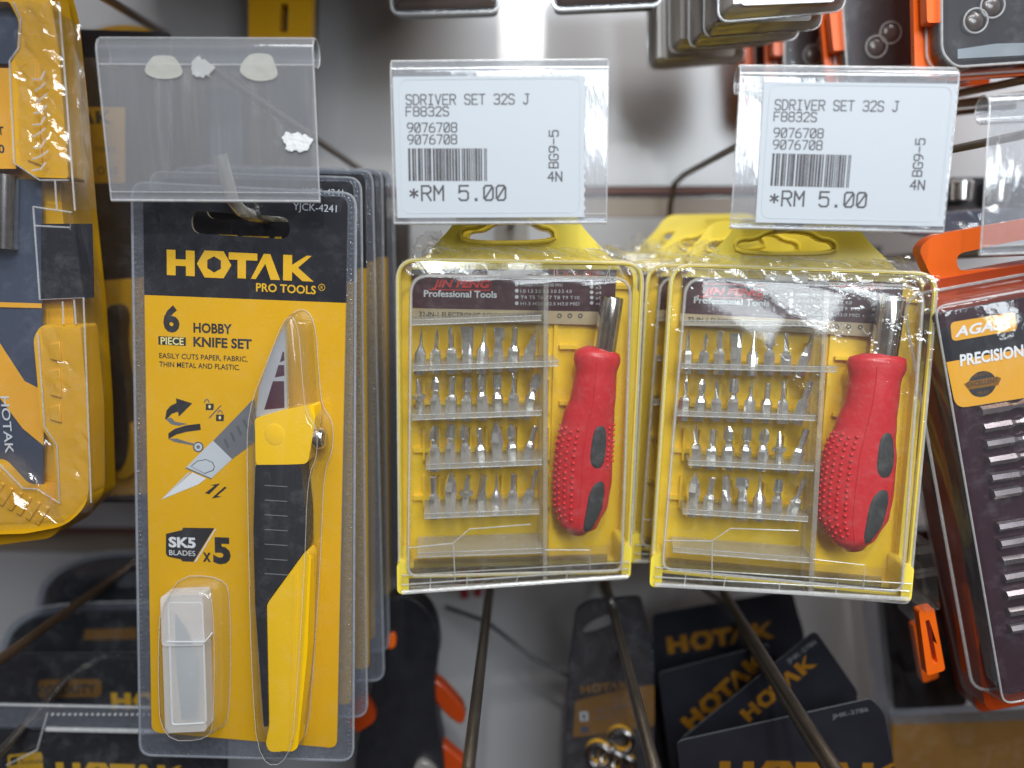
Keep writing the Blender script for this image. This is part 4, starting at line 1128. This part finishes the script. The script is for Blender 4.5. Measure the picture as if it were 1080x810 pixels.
# yellow case seen through the empty holder (upper right of it)
FB3 = Frame(290, 60, 1130, 0, 0, 1)
BP3 = root("yellow_rack_pack", "yellow pack with a dark slot standing above the empty tag holder", "pack", FB3.matrix())
MB().mat("case_yellow").plate(rquad(FB3.P([(262, -120), (330, -120), (328, 44), (262, 44)]), 5), -20, 0, [rquad(FB3.P([(296, 4), (304, 4), (303, 34), (295, 34)]), 3)]).build("yellow_card", BP3, bevel=2)
MB().mat("dark_plastic").plate(FB3.P([(275, -60), (325, -60), (324, 42), (276, 42)]), -60, -24).build("dark_insert", BP3, bevel=2)

FB4 = Frame(395, 400, 1190, 0, 0, 1)
BP4 = root("dark_back_pack", "dark brown pack hanging in the gap between knife packs and left screwdriver case", "carded pack", FB4.matrix())
MB().mat("dark_tray").plate(rquad(FB4.P([(330, 226), (432, 230), (430, 610), (330, 606)]), 8), -14, 0).build("card", BP4, bevel=2)
MB().mat("clear_film").plate(rquad(FB4.P([(334, 230), (428, 234), (426, 604), (334, 600)], 14), 8), 13, 14).build("clear_cover", BP4)
b = MB().mat("rubber_black").plate(smooth_loop(FB4.P([(388, 300), (404, 290), (412, 330), (408, 480), (396, 560), (386, 470)])), 1, 11); b.build("black_tool", BP4, bevel=4)

# ================================================================== ORANGE PRECISION SET AT THE RIGHT EDGE
FA = Frame(1100, 520, 800, 2, 1.5, 10.5)
AG = root("precision_set_pack", "orange and dark precision bit set tilted at the right edge", "bit set", FA.matrix(), "orange precision sets on the right peg")
def PA(pts, w=0): return FA.P(pts, w)
qa = FA.q
tb = rquad(PA([(966, 262), (982, 248), (1130, 222), (1250, 230), (1252, 262), (1100, 290), (1006, 302), (984, 300)], -40), [12, 14, 6, 10, 6, 4, 4, 10])
MB().mat("orange_plastic").plate(tb, -52, -36, [rquad(PA([(1006, 268), (1060, 256), (1150, 240), (1180, 246), (1180, 258), (1060, 282), (1008, 286)], -40), [9, 4, 4, 6, 6, 4, 9])]).build("hang_tab", AG, bevel=3, seg=3)
b = MB().mat("orange_dark").plate(rquad(PA([(976, 296), (1240, 250), (1300, 700), (1036, 748)], -40), 14), -76, -34)
ob = b.build("orange_tray", AG, bevel=3)
b = MB().mat("maroon_tray").plate(rquad(PA([(990, 330), (1240, 285), (1300, 690), (1058, 735)], 0), 10), -34, -2)
b.build("dark_insert", AG, bevel=2)
b = MB().mat("card_black").sheet(PA([(992, 347), (1180, 312), (1190, 345), (998, 382)], 0), 0)
b.mat("amber_label").sheet(rquad(PA([(998, 382), (1190, 348), (1206, 400), (1008, 431)], 0), [0, 0, 0, 12]), .15)
b.sheet(rquad(PA([(1002, 340), (1070, 329), (1073, 348), (1004, 360)], 0), [5, 5, 5, 5]), .3)
cd = b.build("header_card", AG)
t = MB().mat("ink_white")
ptext(t, FA, "AGASS", (1007, 355.5), (1067, 344.8), 10, .6, .03, .25)
ptext(t, FA, "PRECISION SET", (1013, 386), (1106, 371), 11.5, .6, .03)
t.mat("ink_black"); A = qa(1036, 405, .6); t.sheet(ell(A[0], A[1], 14.5, 13.5, 30), .5)
t.mat("ink_gold"); t.sheet(rquad(PA([(1017, 405), (1022, 402), (1052, 397), (1056, 399), (1053, 406), (1022, 411)], .7), .5), .65)
t.mat("ink_black"); ptext(t, FA, "EXCELLENT", (1020.5, 408.2), (1053, 403), 4.6, .75, .01)
t.mat("ink_gold"); ptext(t, FA, "QUALITY", (1027, 397.6), (1043, 395), 3, .75); ptext(t, FA, "TRUST", (1030, 416.6), (1044, 414.3), 3, .75)
t.build("printed_lettering", cd)
b = MB()
lo = rquad(PA([(983, 322), (1240, 275), (1302, 698), (1056, 744)], 8), 14)
b.mat("clear_shell", True).loft([z3(off(lo, -8), -34), z3(off(lo, -2), 4), z3(off(lo, 3), 10), z3(off(lo, 8), 12)], False, True)
b.mat("clear_edge", True).ring_tube(z3(off(lo, 2), 9), 1.2, 6); b.ring_tube(z3(off(lo, -8), -32), 1.8, 6)
b.build("clear_cover", AG, auto=50)
lt_ = MB().mat("clear_case")
lt_.plate(rquad(PA([(961, 568), (975, 566), (984, 636), (967, 640)], -36), 3), -70, -20); lt_.plate(PA([(962, 580), (984, 577), (985, 582), (963, 585)], -18), -24, -16); lt_.plate(PA([(965, 604), (988, 600), (989, 606), (966, 610)], -18), -24, -16)
lt_.build("clear_latch", AG, bevel=1)
MB().mat("orange_plastic").plate(rquad(PA([(966, 642), (982, 638), (994, 704), (975, 710)], -36), 4), -42, -30, [rquad(PA([(973, 652), (977, 651), (986, 696), (981, 698)], -36), 1.5)]).build("orange_latch", AG, bevel=1.5)
for lab_, dx, dy, dz in (("second precision set, behind the tilted front one", 40, 95, -58),):
    clone(AG, FA.matrix(dx, dy, dz, 2), lab_)
# bits lying across the insert
FAB = "bits lying across the dark insert of the orange set"
pb_ = None
for k in range(14):
    if k < 6: y0 = 434+k*17.5; x0 = 1034+k*2.6
    else: y0 = 556+(k-6)*18; x0 = 1052+(k-6)*2.2
    if k == 13: continue
    A = Vector((*qa(x0, y0, 2), 2)); ang = math.radians(9.5-10.5+rg.uniform(-1, 1))
    M = FA.matrix() @ Matrix.Translation(A*S) @ Matrix.Rotation(ang-PI/2, 4, 'Z') @ Matrix.Translation(Vector((0, 8, 0))*S)
    if pb_ is None:
        b = MB().mat("dull_steel"); hx = lambda r_, y_: [(r_*math.cos(PI*j/3), y_, r_*math.sin(PI*j/3)) for j in range(6)]
        b.loft([hx(5.2, -8), hx(5.2, 20), hx(3.2, 25), hx(2.9, 30), hx(5.2, 36), hx(5.2, 60), [(p[0], 82, p[2]*.3) for p in hx(5, 82)]])
        pb_ = b.build("precision_bit", auto=30); o = pb_
    else:
        o = pb_.copy(); COL.objects.link(o)
    o.matrix_world = M @ Matrix.Rotation(rg.uniform(0, 3), 4, 'Y')
    nth = ["first", "second", "third", "fourth", "fifth", "sixth"]+["first", "second", "third", "fourth", "fifth", "sixth", "seventh"]
    tagm(o, "steel bit lying crosswise in the orange set, %s from the top of its %s group" % (nth[k], "upper" if k < 6 else "lower"), "precision bit", FAB)

# ================================================================== TOP OF THE PICTURE
# grey blister trays, one behind another
FG = Frame(826, -60, 830, 0, 0, 1.5)
TR = root("blister_tray", "frontmost grey clear tray of the stack at the top", "blister tray", FG.matrix(), "grey clear trays hanging in a stack at the top")
lo = rquad(FG.P([(757, -190), (893, -190), (893, 12), (757, 24)]), 14, 7)
b = MB().mat("grey_tray", True).loft([z3(off(lo, 1.5), -2), z3(off(lo, 7), 14), z3(off(lo, 11), 18)], False, True, True)
b.build("tray_shell", TR, auto=40)
MB().mat("clear_edge", True).plate(lo, -4, -1).build("tray_flange", TR, bevel=1)
b = MB().mat("dark_plastic").sheet(off(lo, 3), -5); b.build("dark_insert", TR)
b = MB().mat("ink_white").sheet(rquad(FG.P([(782, -120), (880, -120), (880, 2), (782, 6)], 18), 4), 18.6); b.build("paper_card", TR)
for i, (dx, dy, dz) in enumerate(((0, 60, 2), (-4, 122, 9), (-17, 180, 20), (-35, 240, 15))):
    clone(TR, FG.matrix(dx, dy, dz, rz=-1+i*.4), "grey clear tray, %s behind the frontmost at the top" % ["next", "second", "third", "fourth"][i])
# dark trays cut off by the top edge
FD = Frame(470, -60, 980, 0, 0, -.5)
DT = root("dark_tray_pack", "dark tray pack at the top edge, above the first price tag", "blister tray", FD.matrix(), "dark tray packs at the top edge")
lo = rquad(FD.P([(412, -150), (527, -150), (527, 14), (414, 17)]), 12)
MB().mat("dark_tray", True).loft([z3(off(lo, 2), -20), z3(off(lo, 4), 10), z3(off(lo, 10), 14)], True, True).build("tray", DT, auto=40)
b = MB().mat("clear_edge", True).ring_tube(z3(lo, 6), 2.5, 6); b.mat("clear_flange").plate(lo, 4, 7); b.build("clear_flange", DT)
FD2 = Frame(640, -66, 980, 0, 0, 0.5)
clone(DT, FD2.matrix(), "dark tray pack at the top edge, left of the grey trays")
# orange and black packs at the upper right
FO = Frame(1060, -20, 905, 0, 0, 2)
OP = root("orange_blister_pack", "clear-fronted black and orange pack at the top right corner", "blister pack", FO.matrix(), "orange and black packs at the top right")
lo = rquad(FO.P([(985, -160), (1150, -170), (1150, 66), (1002, 76), (986, 60)]), [10, 10, 10, 10, 16])
MB().mat("orange_plastic").plate(rquad(FO.P([(960, -170), (1160, -170), (1160, 74), (1000, 84), (966, 78)], -20), 6), -30, -22).build("orange_card", OP, bevel=1.5)
MB().mat("dark_plastic").plate(off(lo, 6), -21, -4).build("dark_insert", OP, bevel=2)
b = MB().mat("clear_shell", True).loft([z3(lo, -20), z3(off(lo, 3), 8), z3(off(lo, 8), 12)], False, True); b.mat("clear_edge", True).ring_tube(z3(off(lo, 3), 9), 1.4, 6); b.ring_tube(z3(lo, -18), 1.6, 6); b.build("clear_cover", OP)
b = MB().mat("clear_edge", True)
for (px, py) in ((1050, 4), (1032, 20)):
    A = FO.q(px, py, 6); b.ring_tube([(A[0]+13*math.cos(t_), A[1]+13*math.sin(t_), 1) for t_ in [2*PI*k/20 for k in range(20)]], 1.1, 6); b.mat("dark_tray", True).ball((A[0], A[1], -3), 11, 11, 5, 16, 8); b.mat("clear_edge", True)
b.build("moulded_ring", OP)
MB().mat("orange_plastic").plate(rquad(FO.P([(976, -30), (992, -30), (992, 24), (978, 24)], 0), 3), -14, 0).build("orange_latch", OP, bevel=1.5)
b = MB().mat("grey_steel").sheet(FO.P([(1010, 52), (1050, 46), (1120, 44), (1120, 56), (1010, 62)], -3), -3); b.build("card_strip", OP)
for i, (dx, dy, dz, rz) in enumerate(((-62, 110, 6, 3), (-108, 190, 16, -2), (-128, 260, 20, 1))):
    clone(OP, FO.matrix(dx, dy, dz, rz), "orange and black pack at the top right, %s behind the front one" % ["next", "second", "third"][i])
# brown drill rods lying below them and chrome sockets
for i, (p0, p1, r_) in enumerate((((985, 104, 1060), (1110, 78, 900), 5), ((985, 112, 1080), (1110, 98, 930), 6), ((980, 122, 1100), (1070, 112, 1000), 4))):
    o = MB().mat("wire_brown", True).tube([wp(*p0), wp(*p1)], r_, 10).build("brown_rod")
    tagm(o, "brown metal rod at upper right, %s of the three below the orange pack" % ["topmost", "middle", "lowest"][i], "rod", "brown rods below the orange packs")
FS = Frame(990, 200, 1120)
SP = root("socket_strip", "blurred strip of chrome sockets between the second tag and the right edge", "socket set", FS.matrix())
MB().mat("dark_plastic").plate(rquad(FS.P([(930, 188), (1110, 186), (1112, 232), (930, 236)]), 8), -30, 0).build("holder_strip", SP, bevel=3)
for k, px in enumerate((972, 1013, 1052)):
    A = FS.q(px, 200, 16); b = MB().mat("chrome", True)
    b.loft([[(A[0]+r_*math.cos(2*PI*j/20), A[1]+y_, 14+r_*math.sin(2*PI*j/20)) for j in range(20)] for y_, r_ in ((-14-k*2, 15), (-12-k*2, 17), (10, 17), (13, 14))]); b.build("chrome_socket", SP)
FS2 = Frame(1000, 235, 1040)
GP = root("grey_film_pack", "grey film-wrapped pack just above the orange hang tab", "pack", FS2.matrix())
MB().mat("navy_card").plate(smooth_loop(FS2.P([(955, 232), (1000, 222), (1100, 218), (1110, 250), (960, 252)])), -20, 0).build("pouch", GP, bevel=5)
w_ = MB().mat("wrap"); crumple(w_, FS2, (955, 220), (1105, 214), (1105, 250), (958, 252), 14, 4, 4, 6, 77); w_.build("film", GP)

# ================================================================== BOTTOM OF THE PICTURE
def black_card(F_, pts, label, r_, lg=None, code=None, grp="black cards at the bottom", extra=None, thick=2.2, film=False, ink="ink_gold"):
    R0 = root("black_card_pack", label, "carded pack", F_.matrix(), grp)
    lo = rquad(F_.P(pts), r_)
    cd = MB().mat("card_black").plate(lo, -thick, 0, side="ink_midgrey").build("card", R0)
    t = MB().mat(ink)
    if lg:
        for (px, py, h, rot) in lg:
            A = F_.q(px, py, .3); logo(t, A[0], A[1], h*F_.k, .3, math.radians(rot), 1.0)
    if code:
        s, p0, p1, cap = code; t.mat("ink_grey"); ptext(t, F_, s, p0, p1, cap, .3)
    if extra: extra(t, F_)
    if t.f: t.build("printed_lettering", cd)
    if film:
        MB().mat("clear_film").plate(off(lo, 1), 3, 4).build("clear_cover", R0)
    return R0
FJ = "tilted black cards of the lower right peg"
black_card(Frame(760, 690, 1080, 0, 0, 4), [(688, 648), (835, 622), (848, 668), (850, 900), (690, 900)], "rearmost black card of the lower right stack, mostly hidden", 8, [(705, 690, 20, 6)], None, FJ)
black_card(Frame(760, 740, 1010, 0, 0, 8), [(694, 710), (812, 679), (900, 870), (720, 905)], "black card with a gold wordmark sloping up behind the two front cards", 8, [(730, 772, 20, 38)], None, FJ)
black_card(Frame(800, 740, 950, 0, 0, 20), [(718, 780), (860, 665), (905, 730), (880, 900), (730, 905)], "steeply tilted black card with a faint code along its top corner", 8, [(790, 762, 17, 24)], ("JHK-2786", (832, 700), (862, 678), 5), FJ)
black_card(Frame(820, 800, 880, 0, 0, 8), [(714, 782), (918, 737), (932, 750), (975, 980), (735, 985)], "front black card of the lower right stack with gold letters", [8, 4, 10, 4, 4], [(758, 832, 34, -8)], ("JHK-2786", (878, 758), (916, 750), 5), FJ)
# hanging pack with an orange label
FHp = Frame(645, 730, 1000, 0, 0, 3)
HP = root("dangling_pack", "dangling black pack with an orange label and metal rings, low centre", "carded pack", FHp.matrix())
lo = rquad(FHp.P([(607, 642), (622, 632), (676, 628), (690, 690), (690, 900), (590, 900), (600, 700)]), [8, 8, 8, 4, 4, 4, 4])
hl = smooth_loop(FHp.P([(614, 664), (628, 652), (654, 645), (654, 654), (632, 664), (616, 668)]), 2)
cd = MB().mat("card_black").plate(lo, -2, 0, [hl]).build("card", HP)
t = MB().mat("ink_gold").sheet(rquad(FHp.P([(607, 739), (662, 726), (690, 722), (690, 766), (604, 778)], .3), 4), .3)
t.mat("ink_gold"); A = FHp.q(613, 732, .5); logo(t, A[0], A[1], 12, .5, math.radians(5), .95)
t.mat("ink_light"); A = FHp.q(614, 757, .6); t.plate(rr(A[0]-3, A[1]-5, A[0]+8, A[1]+9, 2), .5, .6); t.mat("ink_black"); put_text(t, "8", A[0], A[1]-3, 5, 9, .7, .03)
t.mat("navy_card"); A = FHp.q(615, 770, .6); t.sheet(rr(A[0]-3, A[1]-4, A[0]+8, A[1]+5, 1), .6)
t.mat("ink_midgrey"); ptext(t, FHp, "SPRING CLAMP", (628, 752), (664, 746), 4.5, .6); ptext(t, FHp, "SET", (628, 760), (650, 756), 4.5, .6)
t.build("printed_label", cd)
rgs = MB()
for k, (px, py) in enumerate(((632, 797), (645, 803), (657, 808), (655, 782))):
    A = FHp.q(px, py, 12); mt = ("chrome", "case_yellow")[k % 2]
    for j in range(2):
        rgs.mat(("chrome", "case_yellow")[j], True).ring_tube([(A[0]+17*math.cos(t_)*.9, A[1]+17*math.sin(t_), 12-j*6+5*math.cos(t_)) for t_ in [2*PI*i/24 for i in range(24)]], 4.2 if j == 0 else 3.6, 8)
rgs.build("metal_ring", HP)
MB().mat("clear_film").plate(off(lo, 1), 3.2, 4).build("clear_cover", HP)
# black hand tool with orange pieces
FK = Frame(430, 720, 1010)
BT = root("black_tool", "black rounded hand tool with orange pieces hanging beside the knife packs", "hand tool", FK.matrix())
MB().mat("rubber_black").plate(smooth_loop(FK.P([(392, 640), (425, 622), (455, 640), (465, 680), (458, 712), (462, 760), (470, 800), (470, 900), (385, 900), (372, 800), (390, 740), (398, 690)]), 2), -30, 10).build("tool_body", BT, bevel=9, seg=3)
ogm = MB().mat("orange_dark").plate(smooth_loop(FK.P([(456, 714), (474, 730), (492, 752), (488, 768), (470, 756), (455, 735)], 0), 1), -24, -2)
ogm.plate(smooth_loop(FK.P([(456, 776), (484, 800), (500, 812), (496, 850), (450, 812)], 0), 1), -24, -2); ogm.build("orange_jaw", BT, bevel=3)
MB().mat("orange_dark").plate(smooth_loop(FK.P([(374, 736), (386, 730), (396, 744), (398, 756), (388, 764), (376, 770), (366, 760)], 12), 2), 8, 20).build("orange_lever", BT, bevel=3)
MB().mat("orange_plastic").plate(smooth_loop(FK.P([(408, 668), (418, 666), (418, 682), (408, 684)], 12), 2), 8, 16).build("orange_button", BT, bevel=2)
MB().mat("grey_tray").plate(smooth_loop(FK.P([(436, 806), (444, 798), (460, 806), (470, 830), (440, 830)], 12), 2), 10, 20).build("white_catch", BT, bevel=3)
cb_ = MB().mat("rubber_black", True).tube([wp(470, 640, 1150), wp(512, 655, 1120), wp(560, 692, 1100), wp(606, 716, 1085)], 3.2, 8).build("black_cable")
tagm(cb_, "thin black cable curving across the dark wall at low centre", "cable")
rd_ = MB().mat("far_red", True).tube([wp(488, 600, 1180), wp(490, 630, 1180)], 7, 10); rd_.tube([wp(503, 600, 1180), wp(504, 628, 1180)], 7, 10)
tagm(rd_.build("red_handles"), "pair of small red handles under the left screwdriver case", "tool handles")
# lower-left black packs in clear film
GLB = "black packs at the lower left"
def arc_pack(F_, pts, label):
    R0 = root("round_black_pack", label, "blister pack", F_.matrix(), GLB)
    lo = smooth_loop(F_.P(pts), 2)
    MB().mat("card_black").plate(lo, -3, 0).build("card", R0)
    b = MB().mat("clear_flange").plate(off(lo, -9), 0.4, 2.5, [off(lo, 3)]); b.mat("clear_edge", True).ring_tube(z3(off(lo, -9), 2), 1.2, 6); b.build("clear_flange", R0)
    b = MB().mat("clear_film").plate(off(lo, 2), 8, 9); b.build("clear_cover", R0)
    return R0
R5 = arc_pack(Frame(120, 620, 1130), [(42, 630), (60, 604), (100, 588), (150, 586), (240, 590), (240, 760), (42, 760)], "rearmost round-topped black pack at lower left")
b = MB().mat("ink_grey").plate(rquad(R5 and Frame(120, 620, 1130).P([(122, 606), (150, 602), (200, 602), (200, 616), (122, 620)], 4), 5), .5, 3); b.build("paper_slip", R5)
F6 = Frame(100, 660, 1060)
R6 = arc_pack(F6, [(4, 676), (30, 650), (70, 642), (150, 640), (240, 640), (240, 780), (4, 780)], "round-topped black pack in front of the rearmost at lower left")
b = MB().mat("ink_gold").sheet(rquad(F6.P([(88, 664), (145, 662), (145, 674), (88, 675)], 1), 4), 1); b.build("gold_mark", R6)
def pill(t, F_):
    t.mat("ink_gold"); lo2 = rquad(F_.P([(40, 717), (107, 716), (107, 735), (40, 736)], .4), 8); t.sheet(lo2, .35)
    t.mat("ink_black"); ptext(t, F_, "HEAVY DUTY", (20, 732), (102, 731), 10, .6, .04)
black_card(Frame(100, 730, 985), [(-60, 690), (240, 688), (240, 860), (-60, 860)], "flat black pack with a gold oval badge at lower left", 6, [(118, 748, 20, 0)], None, GLB, pill, ink="ink_yellow", film=True)
def badge(t, F_):
    t.mat("ink_yellow"); t.sheet(rquad(F_.P([(8, 796), (44, 793), (46, 815), (8, 818)], .4), 4), .35)
    t.mat("ink_black"); ptext(t, F_, "Suitable", (22, 806), (52, 804), 5.5, .6); t.sheet(F_.P([(11, 799), (18, 798), (18, 806), (11, 807)], .6), .6)
F7 = Frame(90, 790, 890, 0, 0, -1)
R7 = black_card(F7, [(-60, 768), (240, 772), (240, 960), (-60, 960)], "front black pack in a bright clear blister at lower left", 6, [(60, 825, 25, 0)], None, GLB, badge, ink="ink_yellow", film=True)
b = MB().mat("clear_flange").plate(rquad(F7.P([(-60, 742), (240, 748), (240, 770), (-60, 766)], 10), 5), 4, 10)
b.mat("clear_edge", True).tube([(*F7.q(-60, 742, 10), 10), (*F7.q(240, 748, 10), 10)], 1.8, 6); b.tube([(*F7.q(50, 768, 12), 14), (*F7.q(240, 772, 12), 14)], 3.0, 8)
for k in range(26):
    A = F7.q(56+k*6, 753, 10); b.ball((A[0], A[1], 11), 2.2, 2.0, 2, 6, 4)
b.tube([(*F7.q(50, 752, 12), 12), (*F7.q(40, 790, 12), 14), (*F7.q(8, 806, 12), 14)], 1.0, 6)
b.build("clear_blister", R7)
# lower right: dark pack and amber pack
F8 = Frame(965, 660, 1050, 0, 0, -3)
R8 = root("dark_wrapped_pack", "dark glossy pack in shadow left of the tilted orange set", "pack", F8.matrix())
MB().mat("dark_plastic").plate(rquad(F8.P([(924, 560), (1010, 560), (1020, 744), (944, 750)]), 8), -24, 0).build("pouch", R8, bevel=4)
b = MB().mat("smoked"); crumple(b, F8, (926, 560), (1010, 560), (1018, 742), (944, 748), 7, 10, 3, 5, 41); b.build("film", R8)
MB().mat("clear_flange").plate(F8.P([(905, 600), (920, 590), (952, 815), (936, 820)], 6), 2, 8).build("clear_side", R8)
F9 = Frame(1010, 790, 985, 0, 0, 2)
R9 = root("amber_blister_pack", "amber yellow blister pack at the bottom right corner", "blister pack", F9.matrix())
MB().mat("ink_gold").plate(rquad(F9.P([(940, 757), (1200, 742), (1200, 980), (950, 980)]), 6), -3, 0).build("card", R9)
b = MB().mat("clear_shell", True)
crumple(b, F9, (942, 756), (1150, 748), (1150, 930), (950, 930), 14, 9, 3.0, 10, 93)
b.build("clear_blister", R9)
MB().mat("clear_flange").plate(rquad(F9.P([(938, 748), (1200, 738), (1200, 756), (940, 764)], 3), 3), 1, 3).build("clear_flange", R9)
